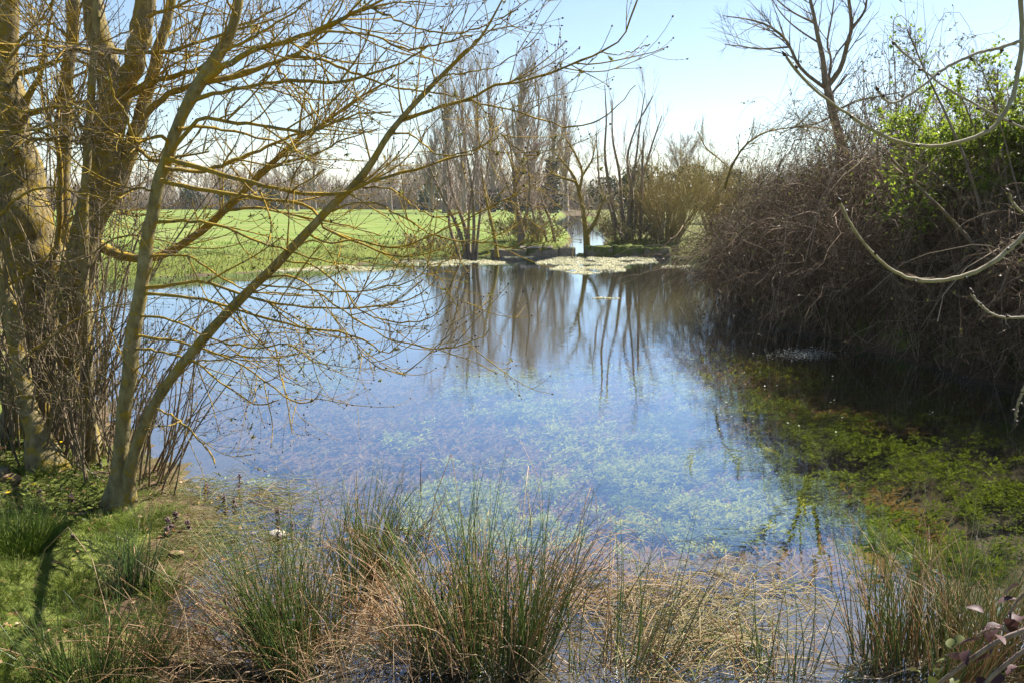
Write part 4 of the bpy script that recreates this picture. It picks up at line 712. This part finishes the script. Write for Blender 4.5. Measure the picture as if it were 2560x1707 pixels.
for pts, a, b, mm, rt in TW:
    p, r = px_stem(pts, a, b, 44); p[1:] += rg.normal(0, .0005, (43, 3)); r = r * .76 * (1 + rg.normal(0, .05, 44)); q = np.hstack([p, r[:, None]])
    if rt is not None:
        s0 = np.array([tb[0] + .02, tb[1] + .02, rt[0], .014]); mid = (s0 + q[0]) / 2 + np.array([0, 0, .12 if pts[0][1] > 200 else .28, 0]); mid[3] = .009
        if pts[0][1] < 100: lead = spline(np.array([s0, [tb[0] - .3, tb[1] - .05, 2.85, .010], [q[0][0] + .03, q[0][1] + .03, 2.62, .007], q[0]]), 18)[:-1]
        else: lead = spline(np.array([s0, mid, q[0]]), 14)[:-1]
        q = np.vstack([lead, q])
    nn = np.arange(len(q)); q[:, 3] *= 1 + .3 * (nn % 9 == (len(q) - 3) % 9)
    V, F, i = tubes(q[None, :, :3], q[None, :, 3], 8); br = obj('branch', V, F, M[mm], ov, 0 * i)
    # paired side buds and the end bud, each one apart
    for kk in list(range(len(q) - 3, len(q) - 40, -9)) + [-1]:
        if kk == -1: C = q[-1, :3]; D = nrm(q[-1, :3] - q[-3, :3]); Ls, Ws = .013, .0042
        else:
            C = q[kk, :3]; T = nrm(q[kk + 1, :3] - q[kk, :3]); D = nrm(T * .7 + np.cross(T, rg.normal(0, 1, 3))); C = C + D * q[kk, 3] * .3; Ls, Ws = .011, .0036
        V, F, i = octa(C[None], D[None], Ls, Ws); o = obj('bud', V, F, M['bud'], br, 0 * i + .5)

# ------------------------------------------------------------------ rushes
def rush(label, px, py, rad, n, H, seed, dry=.3, lean=(0, 0), tintc=.35, arcs=60, spread=.22, ry=.7, green=True, r0=.0030):
    rg = np.random.default_rng(seed); c = G(px, py, 0.0); c[2] = ground_z(c); t = thing('rush_clump', c, label, 'rushes', 'rush clumps along the near shore')
    ca = rg.uniform(0, 6.28, 9); cq = np.sqrt(rg.uniform(0, 1, 9)); cc = np.stack([np.cos(ca) * cq, np.sin(ca) * cq], -1)
    def stems(m, H0, H1, sp, name, mat, tc, bendy):
        u = cc[rg.integers(0, len(cc), m)] + rg.normal(0, .17, (m, 2)); a = np.arctan2(u[:, 1], u[:, 0]); q = np.minimum(np.hypot(u[:, 0], u[:, 1]), 1.2); b = np.stack([c[0] + u[:, 0] * rad, c[1] + u[:, 1] * rad * ry, 0 * a], -1); b[:, 2] = height(b[:, 0], b[:, 1]) - .03
        d = np.stack([np.cos(a) * q * sp + rg.normal(lean[0], .09, m), np.sin(a) * q * sp + rg.normal(lean[1], .09, m), np.ones(m)], -1)
        L = H * (H0 * .8 + (H1 * 1.04 - H0 * .8) * rg.uniform(0, 1, m) ** 1.25); K = 8; out = np.zeros((m, K, 3)); p = b.copy(); out[:, 0] = p; d = nrm(d); bd = rg.normal(0, 1, (m, 3)) * np.array([1, 1, 0]); 
        be = rg.gamma(1.5, bendy, m)[:, None]
        for k in range(1, K):
            d = nrm(d + bd * .02 * (1 + k * .4) + nrm(d * np.array([1, 1, 0]) + bd * .02) * be * (k / K) - np.array([0, 0, 1.]) * be * .9 * (k / K)); p = p + d * (L / (K - 1))[:, None]; out[:, k] = p
        out[:, :, 2] = np.maximum(out[:, :, 2], .006)
        s = np.linspace(0, 1, K)[None]; r = (r0 * rg.uniform(.7, 1.15, m))[:, None] * (1 - .8 * s ** 1.6)
        V, F, i = tubes(out, r, 4); tn = np.clip(rg.normal(tc, .22, m), 0, 1)[i] + np.tile(np.repeat(s[0] ** 3 * .25, 4), m); obj(name, V, F, M[mat], t, np.clip(tn, 0, 1), kind='stuff')
    n = int(n * .75); arcs = int(arcs * .38)
    stems(int(n * (1 - dry)), .45, 1.0, spread, 'green_stems', 'rush', tintc, .012)
    if dry > 0: stems(int(n * dry), .35, .9, spread * 1.5, 'dry_stems', 'rush_dry', .35, .05)
    if arcs: stems(arcs, .5, .95, spread * 3.5, 'fallen_stems', 'rush_dry', .5, .30)
    return t
rush('biggest rush clump, tall and dark green over russet dead stems, out in the shallows', 1235, 1660, .27, 660, .98, 801, .30, (.02, 0), .3, 90)
rush('loose fringe of leaning rushes on the straw side of the biggest clump', 1560, 1690, .24, 85, .86, 802, .42, (.22, 0), .3, 70)
rush('dense green rush clump beside the muddy inlet', 800, 1650, .21, 520, .88, 803, .16, (-.02, .0), .4, 55, .3)
rush('tall grey-green rush clump behind the dense green one', 905, 1440, .18, 400, .80, 804, .22, (.05, 0), .45, 40)
rush('rusty brown rush clump under the hanging ash twigs', 2290, 1690, .32, 700, .84, 805, .50, (.05, 0), .45, 60)
rush('sparse upright rushes at the pond edge of the rusty clump', 2000, 1700, .2, 80, .66, 806, .35, (.12, 0), .3, 25)
rush('wide rusty rush clump beside the purple bramble spray', 2500, 1640, .3, 420, .82, 807, .5, (0, 0), .45, 35)
rush('small dark rush tuft at the corner of the lawn', 325, 1500, .085, 160, .46, 808, .1, (.02, 0), .2, 14, .35)
rush('low green rush clump in the lawn close to the flat stone', 250, 1700, .2, 330, .46, 809, .05, (.04, 0), .35, 10, .35)
rush('shaded rush tuft at the foot of the brambles', 2140, 830, .22, 200, 1.1, 810, .1, (0, 0), .15, 10, .3, r0=.004)
rush('thin grey rushes standing in open water behind the tall grey-green clump', 960, 1330, .14, 70, .5, 811, .3, (.05, 0), .5, 6)
# fallen brown rush stems heaped between the clumps
def litter(name, label, regs, n, seed, L, wid, mat, zr=(.004, .05), tc=.5, ori=0.0, osd=.6, lift=.02, cat='dead grass', K=5, arch=.12):
    rg = np.random.default_rng(seed); px, py = [], []
    for (cx, cy, rx, ry, wt) in regs:
        m = int(n * wt); q = rg.normal(0, .55, (m, 2)); px.append(cx + q[:, 0] * rx); py.append(cy + q[:, 1] * ry)
    px = np.concatenate(px); py = np.concatenate(py); b = G(px, np.maximum(py, 1100), 0); m = len(b); gz = height(b[:, 0], b[:, 1]); b[:, 2] = np.maximum(gz, 0) + rg.uniform(*zr, m)
    a = rg.normal(ori, osd, m) + (rg.uniform(0, 1, m) < .5) * np.pi; Ls = rg.uniform(*L, m); s = np.linspace(0, 1, K)[None]; cv = rg.normal(0, .5, m)[:, None]
    an = a[:, None] + cv * s; st = (Ls / (K - 1))[:, None]; x = b[:, None, 0] + np.cumsum(np.cos(an) * st, 1); y = b[:, None, 1] + np.cumsum(np.sin(an) * st, 1)
    ar = rg.gamma(1.2, arch, m)[:, None] * Ls[:, None]; z = b[:, None, 2] + ar * 4 * s * (1 - s)
    gz2 = np.maximum(height(x, y), 0) + .003; z = np.maximum(z, gz2)
    p = np.stack([x, y, z], -1); r = rg.uniform(*wid, m)[:, None] * (1 - .6 * s)
    V, F, i = tubes(p, r, 3); o = obj(name, V, F, M[mat], None, np.clip(rg.normal(tc, .25, m), 0, 1)[i], kind='stuff'); tag(o, label, cat)
litter('dead_grass', 'pale straw and dead blades matted on the shallow water beside the rushes', [(1720, 1590, 230, 130, 1.0), (1600, 1500, 160, 70, .3), (1900, 1480, 100, 40, .12)], 720, 821, (.08, .35), (.0014, .003), 'straw', (.004, .05), .42, .1, .8)
litter('dead_grass', 'thin yellow-green blades lying over the flooded lawn edge by the two-stemmed ash', [(620, 1250, 170, 60, .8), (640, 1370, 150, 80, .9), (500, 1330, 120, 50, .4), (450, 1230, 70, 40, .3)], 560, 822, (.05, .22), (.0012, .0024), 'straw', (.003, .02), .12, .1, .5)
litter('dead_rushes', 'russet fallen rush stems heaped between the tall clumps', [(1010, 1600, 110, 90, 1.0), (620, 1670, 200, 60, .7), (1330, 1500, 130, 80, .8), (420, 1650, 90, 50, .2)], 240, 823, (.2, .6), (.0015, .0026), 'rush_dry', (.01, .1), .35, .2, .7, arch=.25)
litter('mud_litter', 'rotting brown stalks on the mud of the inlet', [(520, 1520, 160, 90, 1), (700, 1480, 120, 120, .5)], 250, 824, (.05, .3), (.001, .0024), 'rush_dry', (.0, .02), .1, 0, .9)
# lawn
rg = np.random.default_rng(91); n = 95000
px = rg.uniform(-150, 760, n); py = rg.uniform(1040, 1800, n); b = G(px, py, .1); s = shore(b[:, 0], b[:, 1]) + .2 * noise2(b[:, 0], b[:, 1], .5); k = rg.uniform(0, 1, n) < sm(-.12, .35, s) * np.clip(.7 + 1.3 * noise2(b[:, 0], b[:, 1], .5, k0=4), .10, 1); b = b[k]; n = len(b)
b[:, 2] = height(b[:, 0], b[:, 1]) - .006; dry = noise2(b[:, 0], b[:, 1], 1.1, k0=9)
Hh = rg.uniform(.022, .075, n) * np.clip(1 + .9 * noise2(b[:, 0], b[:, 1], .38, k0=2), .35, 2.2); la = rg.uniform(0, 6.28, n)
p, r = rootroots(b, np.stack([np.cos(la) * .8, np.sin(la) * .8, np.ones(n)], -1), Hh, rg.uniform(.0011, .0022, n), 4, .12, -.14, rg, .15)
V, F, i = tubes(p, r, 3); tn = np.clip(rg.normal(.34, .17, n) + .28 * np.clip(dry, 0, 1) + (rg.uniform(0, 1, n) < .06) * .6, 0, 1)
o = obj('lawn', V, F, M['grass'], None, tn[i], kind='stuff'); tag(o, 'short bright green grass on the near bank under the trees', 'grass')
def tuft(label, px, py, rad, n, H, seed, tc=.2, group='long grass tufts'):
    rg = np.random.default_rng(seed); c = G(px, py, .1); c[2] = ground_z(c); t = thing('grass_tuft', c, label, 'grass', group); a = rg.uniform(0, 6.28, n); q = np.sqrt(rg.uniform(0, 1, n))
    b = np.stack([c[0] + np.cos(a) * q * rad, c[1] + np.sin(a) * q * rad, 0 * a], -1); b[:, 2] = height(b[:, 0], b[:, 1]) - .01
    p, r = rootroots(b, np.stack([np.cos(a) * q * .7 + rg.normal(0, .15, n), np.sin(a) * q * .7 + rg.normal(0, .15, n), np.ones(n)], -1), rg.uniform(.5, 1, n) * H, rg.uniform(.0014, .0026, n), 6, .06, -.07, rg, .15)
    V, F, i = tubes(p, r, 3); obj('blades', V, F, M['grass'], t, np.clip(rg.normal(tc, .15, n), 0, 1)[i], kind='stuff')
tuft('tall dark green grass tuft at the left of the lawn', 45, 1370, .16, 520, .34, 831, .1)
tuft('wide low bright green grass patch growing through the straw at the shore', 1790, 1660, .3, 420, .13, 843, .45)
tuft('bright green grass tuft on the straw beside the leaning rushes', 1700, 1540, .13, 260, .2, 832, .4)
tuft('small bright grass tuft where the straw meets the pond', 1880, 1560, .1, 150, .16, 833, .45)
tuft('green grass tuft among the dead stems between the rush clumps', 960, 1560, .08, 160, .18, 834, .4)
tuft('fresh grass growing through the foot of the biggest rush clump', 1215, 1590, .1, 120, .3, 835, .5)
tuft('grass tuft at the foot of the two-stemmed ash on its pond side', 345, 1285, .14, 340, .16, 836, .4)
tuft('long grass growing against the lawn side of the two-stemmed ash', 262, 1296, .12, 260, .13, 837, .35)
tuft('grass tuft round the foot of the leaning stem', 118, 1182, .14, 260, .15, 838, .3)
tuft('ragged yellowish grass tuft in the middle of the lawn', 190, 1440, .14, 240, .12, 839, .55)
tuft('ragged grass tuft between the dark rush tuft and the inlet', 420, 1440, .12, 240, .15, 840, .45)
# ------------------------------------------------------------------ underwater weed
def weed(name, label, regs, n, seed, mat, zr, L, tc=.5, nth=-.1, nsc=1.2, cat='water weed'):
    rg = np.random.default_rng(seed); px, py = [], []
    for (cx, cy, rx, ry, wt) in regs:
        m = int(n * wt); q = rg.uniform(-1, 1, (m, 2)); kk = (q ** 2).sum(1) < 1; px.append(cx + q[kk, 0] * rx); py.append(cy + q[kk, 1] * ry)
    b = G(np.concatenate(px), np.concatenate(py), -.1); z = rg.uniform(*zr, len(b)); gz = height(b[:, 0], b[:, 1])
    nz = noise2(b[:, 0], b[:, 1], nsc, k0=5) + .5 * noise2(b[:, 0], b[:, 1], nsc * .35, k0=11); k = (gz < -.05) & (nz + rg.normal(0, .15, len(b)) > nth) & (shore(b[:, 0], b[:, 1]) < -.1); b, z, gz, nz = b[k], z[k], gz[k], nz[k]
    b[:, 2] = np.maximum(z - .05 * (1 - np.clip(nz, 0, 1)), gz + .01)
    # sprigs: four leaflets along a short shoot
    m = len(b); a = rg.normal(.5, .9, m); d = np.stack([np.cos(a), np.sin(a), rg.normal(.15, .2, m)], -1); Ls = rg.uniform(*L, m)
    C = np.concatenate([b + d * (Ls * f)[:, None] for f in (0, .5, 1.0, .75)]); sg = nrm(np.cross(d, [0, 0, 1.]))
    D = np.concatenate([d + sg * .9, d - sg * .9, d, d + sg * .2 + np.array([0, 0, .5])]); L4 = np.tile(Ls, 4); mm = len(C)
    C[:, 2] = np.minimum(C[:, 2], -.012)
    D[:, 2] = np.minimum(D[:, 2], .3)
    V, F, i = cards(C, D, np.array([0, 0, 1.]) + rg.normal(0, .3, (mm, 3)), L4, L4 * .28); V[:, 2] = np.minimum(V[:, 2], -.006)
    o = obj(name, V, F, M[mat], None, np.clip(np.tile(rg.normal(tc, .28, m), 4), 0, 1)[i], kind='stuff'); tag(o, label, cat)
weed('water_weed', 'bright green water weed just under the surface beyond the rushes', [(1830, 1180, 330, 200, 1.0), (2300, 1160, 380, 200, .8), (2020, 1290, 300, 110, .5), (2430, 1330, 260, 120, .6), (2150, 990, 380, 70, .35)], 20000, 841, 'weed', (-.15, -.03), (.02, .055), .5, .0, 1.3)
weed('water_weed', 'broad yellow-green weed bed close under the surface behind the biggest rush clump', [(1500, 1285, 520, 120, 1.8), (1720, 1180, 220, 120, .5)], 17000, 844, 'weed_bright', (-.10, -.02), (.02, .05), .5, .02, 1.7)
weed('water_weed', 'paler green weed patches deeper in the middle of the pond', [(1430, 985, 360, 70, 1.5), (1250, 1090, 300, 80, .6), (1800, 960, 250, 80, .5), (700, 925, 190, 60, .5), (620, 1240, 150, 60, .25), (1250, 960, 200, 40, .3)], 12000, 842, 'weed_bright', (-.22, -.05), (.03, .065), .6, .15, 1.6)
weed('brown_water_weed', 'reddish brown weed on the pond bed', [(1250, 1110, 620, 180, 1), (2000, 930, 480, 130, .9), (900, 1060, 400, 160, .6), (1900, 1330, 450, 150, .6), (900, 1280, 300, 90, .35), (1500, 1450, 400, 80, .3), (2200, 950, 400, 110, .9)], 15000, 843, 'weed_brown', (-.34, -.1), (.04, .1), .5, -.35, 1.1)
# white water flowers by the brambles
rg = np.random.default_rng(92); q = rg.normal(0, .45, (520, 2)); b = G(2010 + q[:, 0] * 90, 884 + q[:, 1] * 16, .01); b = np.concatenate([b, G(rg.uniform(1750, 2500, 60), rg.uniform(850, 1080, 60), .01)]); b[:, 2] = rg.uniform(.006, .02, len(b))
V, F, i = cards(b, np.stack([rg.normal(0, 1, len(b)), rg.normal(0, 1, len(b)), 0 * b[:, 0] + .1], -1), np.array([0, 0, 1.]) + rg.normal(0, .25, (len(b), 3)), rg.uniform(.012, .028, len(b)), .016); o = obj('water_crowfoot', V, F, M['white_petal'], None, rg.uniform(0, 1, len(b))[i], kind='stuff'); tag(o, 'small white flowers floating on dark water in front of the brambles', 'flowers')
# green plants at the bramble foot
rg = np.random.default_rng(93)
def water_plant(label, px, py, n, rad, H, seed):
    rg = np.random.default_rng(seed); c = G(px, py, 0.0); c[2] = ground_z(c); t = thing('water_plant', c, label, 'plant', 'leafy plants at the bramble foot'); m = n; b = c + np.stack([rg.normal(0, rad, m), rg.normal(0, rad * .6, m), 0 * np.zeros(m)], -1); b[:, 2] = height(b[:, 0], b[:, 1]) - .02
    p, r = rootroots(b, np.stack([rg.normal(0, .3, m), rg.normal(0, .3, m), np.ones(m)], -1), rg.uniform(.5, 1, m) * H - b[:, 2], np.full(m, .004), 5, .08, 0, rg); V, F, i = tubes(p, r, 4); obj('stems', V, F, M['nettle'], t, 0 * i, kind='stuff')
    e = rg.integers(0, m, m * 9); C, T, _ = sample(p, r, e, rg.uniform(.5, 1, m * 9)); V, F, i = cards(C, rg.normal(0, 1, (m * 9, 3)) * np.array([1, 1, .4]), np.array([0, 0, 1.]) + rg.normal(0, .3, (m * 9, 3)), rg.uniform(.05, .1, m * 9), .035); obj('leaves', V, F, M['hawthorn_leaf'], t, rg.uniform(0, .5, m * 9)[i], kind='stuff')
water_plant('leafy green plant in shadow at the water edge below the hawthorn', 2330, 880, 22, .14, .3, 851); water_plant('small leafy plant at the dark water edge beside a bigger one', 2440, 890, 12, .1, .22, 852); water_plant('low green plants by the shaded rush tuft', 2040, 810, 26, .3, .16, 853)
# ------------------------------------------------------------------ small things on the near bank
def stone(label, px, py, r, mat, seed, z=0.02, name='stone'):
    c = G(px, py, .05); c[2] = max(ground_z(c), -.01) + z; V, F = blob(c, r, seed, 3, rough=.14); o = obj(name, V, F, M[mat], None, loc=(c[0], c[1], c[2] - r[2] * .6)); tag(o, label, 'stone', 'stones on the near bank')
stone('pale pinkish stone in the flooded grass beside the tall grey-green rushes', 695, 1322, (.055, .04, .035), 'stone_pale', 1.0)
stone('flat greenish stone among the dead stalks of the inlet', 455, 1637, (.085, .05, .022), 'stone_brown', 2.0)
stone('rounded brown stone on the mud beside the low rush clump', 368, 1578, (.032, .026, .022), 'stone_brown', 3.0)
stone('dark brown stone in the shaded grass near the leaning stem', 30, 1228, (.07, .05, .05), 'stone_brown', 4.0)
stone('small flat brown stone at the wet edge of the lawn', 440, 1372, (.045, .03, .012), 'stone_brown', 5.0)
stone('grey stone half sunk by the leaning stem foot', 8, 1210, (.05, .05, .05), 'stone', 6.0)
def dead_nettle(px, py, H, seed, label):
    rg = np.random.default_rng(seed); c = G(px, py, .03); c[2] = ground_z(c) - .01; t = thing('dead_nettle', c, label, 'flower', 'purple dead-nettles in the wet grass'); top = c + np.array([rg.normal(0, .01), rg.normal(0, .01), H + max(0, -c[2])])
    p = spline(np.array([c, (c + top) / 2 + rg.normal(0, .004, 3), top]), 6)[None]; V, F, i = tubes(p, np.full((1, 6), .003), 5); obj('stem', V, F, M['nettle'], t, 0 * i)
    n = 26; k = rg.uniform(.3, 1, n); C = c + (top - c) * k[:, None]; a = rg.uniform(0, 6.28, n); D = np.stack([np.cos(a), np.sin(a), rg.uniform(-.5, .2, n)], -1); V, F, i = cards(C, D, np.array([0, 0, 1.]) + 0 * C, .028 * (1.35 - k * .7), .02, .2); obj('leaves', V, F, M['nettle_top'], t, rg.uniform(0, .6, n)[i], kind='stuff')
    n = 14; k = rg.uniform(.6, 1, n); C = c + (top - c) * k[:, None]; a = rg.uniform(0, 6.28, n); D = np.stack([np.cos(a), np.sin(a), 0 * a + .5], -1); V, F, i = octa(C, D, .016, .004); obj('flowers', V, F, M['nettle_top'], t, rg.uniform(.6, 1, n)[i], kind='stuff')
NL = ['purple dead-nettle farthest out in the flooded grass before the open pond', 'purple dead-nettle of a close pair in the flooded grass, the taller one', 'purple dead-nettle of a close pair in the flooded grass, the lower one', 'low purple dead-nettle in the water behind the pale pinkish stone',
      'purple dead-nettle at the back of the little group by the ash foot', 'tallest purple dead-nettle of the little group by the ash foot', 'lone purple dead-nettle on the pond side of the group by the ash foot', 'lowest purple dead-nettle of the group by the ash foot', 'purple dead-nettle right in front of the pale pinkish stone', 'purple dead-nettle between the pale pinkish stone and the tall rushes',
      'dark purple dead-nettle in the tree shadow on the lawn beside the broken stick', 'purple dead-nettle in the shade beside the celandines', 'tall thin dead-nettle standing alone in the pond water', 'tiny purple dead-nettle out on the open lawn']
for k, (px, py, H) in enumerate([(520, 1232, .10), (566, 1256, .10), (590, 1262, .09), (696, 1282, .07), (440, 1298, .08), (432, 1318, .10), (470, 1318, .07), (420, 1332, .07), (700, 1345, .09), (727, 1318, .07), (178, 1270, .07), (100, 1262, .06), (596, 1215, .12), (186, 1372, .05)]):
    dead_nettle(px, py, H, 860 + k, NL[k])
def celandine(px, py, seed, label):
    rg = np.random.default_rng(seed); c = G(px, py, .12); c[2] = ground_z(c); t = thing('celandine', c, label, 'flower', 'yellow celandines'); top = c + np.array([0, 0, .075])
    V, F, i = tubes(np.linspace(c - [0, 0, .01], top, 4)[None], np.full((1, 4), .0016), 4); obj('stalk', V, F, M['nettle'], t, 0 * i)
    a = np.arange(8) * 6.28 / 8; D = np.stack([np.cos(a), np.sin(a) - .2, .35 + 0 * a], -1)
    for j in range(8):
        V, F, i = cards(top[None], D[j:j + 1], np.array([[0, 0, 1.]]), .021, .011); obj('petal', V, F, M['petal'], t, 0 * i + .5)
for k, (px, py) in enumerate([(28, 1230), (86, 1226), (24, 1258), (154, 1112)]): celandine(px, py, 880 + k, ['yellow celandine beside the dark brown stone', 'yellow celandine in the shaded grass away from the stones', 'yellow celandine at the edge of the sunny lawn', 'yellow celandine behind the foot of the leaning stem'][k])
# dock-like ground leaves in the shade
rg = np.random.default_rng(94); n = 900; b = G(rg.uniform(-60, 260, n), rg.uniform(1090, 1290, n), .15); b[:, 2] = height(b[:, 0], b[:, 1]) + rg.uniform(.005, .05, n); V, F, i = cards(b, rg.normal(0, 1, (n, 3)) * np.array([1, 1, .3]), np.array([0, 0, 1.]) + rg.normal(0, .3, (n, 3)), rg.uniform(.02, .05, n), .03, .1); o = obj('ground_ivy', V, F, M['bramble_leaf'], None, rg.uniform(0, 1, n)[i], kind='stuff'); tag(o, 'small dark green leaves creeping under the trees', 'ground cover')
def stick(label, pts, r, mat, name='stick'):
    q = spline(np.array(pts, float), 12)[None]; s = np.linspace(1, .5, 12)[None] * r; V, F, i = tubes(q, s, 6); o = obj(name, V, F, M[mat], None, loc=q[0, 0]); tag(o, label, 'stick', 'fallen sticks')
def gp(px, py, h=.01): c = G(px, py, .08); c[2] = max(ground_z(c), 0) + h; return c
stick('pale dead stick lying from the leaning stem towards the two-stemmed ash', [gp(150, 1150, .02), gp(200, 1178, .05), gp(262, 1205, .02)], .009, 'twig_grey')
stick('thin broken stick on the lawn in the tree shadow', [gp(190, 1278), gp(210, 1272, .02), gp(232, 1268)], .006, 'twig_grey')
stick('straight stalk lying across the lawn edge', [gp(265, 1325), gp(290, 1328, .015), gp(318, 1334)], .004, 'twig_grey')
stick('dark twig standing upright out of the water behind the rushes', [G(1052, 1225, -.05), G(1052, 1225, -.05) + np.array([0, 0, .1]), G(1047, 1225, -.05) + np.array([.02, 0, .22])], .004, 'twig')
# ------------------------------------------------------------------ the purple bramble spray in the corner
rg = np.random.default_rng(99); rb = np.array([2.1, 1.7, 0.]); rb[2] = ground_z(rb); sp = thing('bramble_spray', rb, 'bramble spray with purple and green leaves above the rusty rushes', 'bramble')
canes = [([(2600, 1560, 15), (2500, 1600, 14), (2430, 1645, 13), (2370, 1690, 12), (2320, 1730, 10)], 2.0, 2.1), ([(2600, 1600, 13), (2540, 1640, 12), (2470, 1700, 11), (2430, 1760, 9)], 1.95, 2.0), ([(2600, 1490, 9), (2570, 1480, 8), (2545, 1500, 7), (2520, 1540, 6)], 2.05, 2.1), ([(2540, 1590, 7), (2500, 1570, 6), (2465, 1575, 5), (2440, 1590, 4)], 2.02, 2.1)]
lv = [(2545, 1500, 42), (2550, 1540, 46), (2520, 1545, 44), (2500, 1560, 48), (2470, 1585, 50), (2450, 1600, 44), (2530, 1575, 40), (2480, 1560, 42), (2420, 1625, 42), (2395, 1650, 46), (2440, 1640, 38), (2500, 1600, 36), (2350, 1670, 34), (2330, 1690, 32), (2380, 1620, 30), (2550, 1460, 40), (2460, 1530, 34), (2555, 1600, 44), (2410, 1590, 30), (2445, 1690, 38), (2500, 1680, 40), (2545, 1665, 40), (2370, 1650, 26), (2300, 1680, 26), (2480, 1640, 36), (2390, 1695, 30)]
for pts, a, b in canes:
    p, r = px_stem(pts, a, b, 20); q = np.hstack([p, r[:, None]])
    if pts[0][0] >= 2600: q = np.vstack([spline(np.array([[rb[0], rb[1], rb[2] - .03, .008], [rb[0] - .1, rb[1] + .05, .7, .008], q[0]]), 10)[:-1], q])
    V, F, i = tubes(q[None, :, :3], q[None, :, 3], 7); cn = obj('cane', V, F, M['cane_fore'], sp, 0 * i)
    m = 30; idx = rg.integers(6, len(q) - 1, m); C = q[idx, :3]; T = nrm(q[idx + 1, :3] - q[idx, :3]); v = np.cross(T, rg.normal(0, 1, (m, 3))); V, F, i = octa(C, nrm(v) - T * .3, .008, .0018); obj('thorns', V, F, M['cane_fore'], cn, 0 * i, kind='stuff')
def leaf_mesh(c, d, up, L, W, fold, rg):
    """toothed oval leaf, folded on the midrib, drooping at the tip"""
    d = d / np.linalg.norm(d); s = np.cross(d, up); s /= np.linalg.norm(s); u = np.cross(s, d); n = 9; V, F = [], []
    for i in range(n):
        t = i / (n - 1); w = W * math.sin(math.pi * min(t ** .8 * 1.0, 1)) ** .75 * (1 + .13 * (i % 2)); ctr = c + d * L * t - u * L * .35 * t * t
        V += [ctr + s * w * .5 + u * w * fold, ctr, ctr - s * w * .5 + u * w * fold]
    for i in range(n - 1):
        a = i * 3; F += [(a, a + 1, a + 4, a + 3), (a + 1, a + 2, a + 5, a + 4)]
    return np.array(V), np.array(F)
for k, (px, py, w_) in enumerate(lv):
    Yd = rg.uniform(1.98, 2.12); c = P(px, py, Yd); L = w_ / F_PX * Yd * 1.25; d = nrm(np.array([rg.normal(-.5, .6), rg.normal(-.2, .6), rg.normal(-.1, .45)])); up = nrm(np.array([rg.normal(0, .4), rg.normal(.1, .4), 1.]))
    V, F = leaf_mesh(c, d, up, L, L * .62, .22, rg); obj('leaf', V, F, M['purple_leaf'], sp, np.full(len(V), .95 if k in (12, 13, 14, 18, 22, 23, 25) else rg.uniform(0, .62)))

rg = np.random.default_rng(95); n = 800; px = rg.uniform(-60, 640, n); py = rg.uniform(1120, 1760, n); b = G(px, py, .1); k = noise2(b[:, 0], b[:, 1], .6, k0=3) > -.05; b = b[k]; n = len(b); b[:, 2] = np.maximum(height(b[:, 0], b[:, 1]), 0) + rg.uniform(.008, .035, n)
V, F, i = cards(b, rg.normal(0, 1, (n, 3)) * np.array([1, 1, .25]), np.array([0, 0, 1.]) + rg.normal(0, .4, (n, 3)), rg.uniform(.015, .05, n), rg.uniform(.008, .025, n), .15); o = obj('leaf_litter', V, F, M['rush_dry'], None, rg.uniform(0, .45, n)[i], kind='stuff'); tag(o, 'scattered dead leaves and bits on the near bank', 'leaf litter')

# ------------------------------------------------------------------ the air
hv = np.array([(x, y, z) for x in (-960, 960) for y in (-40, 1700) for z in (-2.5, 34)], float); hz = obj('haze', hv, np.array([(0, 1, 3, 2), (4, 6, 7, 5), (0, 4, 5, 1), (2, 3, 7, 6), (0, 2, 6, 4), (1, 5, 7, 3)]), None, smooth=False, kind='stuff')
hm = bpy.data.materials.new('haze'); hm.use_nodes = True; n = hm.node_tree; n.nodes.clear(); pv = n.nodes.new('ShaderNodeVolumePrincipled'); pv.inputs['Color'].default_value = (.9, .94, 1, 1); pv.inputs['Density'].default_value = .00022; pv.inputs['Anisotropy'].default_value = .3
ho = n.nodes.new('ShaderNodeOutputMaterial'); n.links.new(pv.outputs[0], ho.inputs['Volume']); hz.data.materials.append(hm)
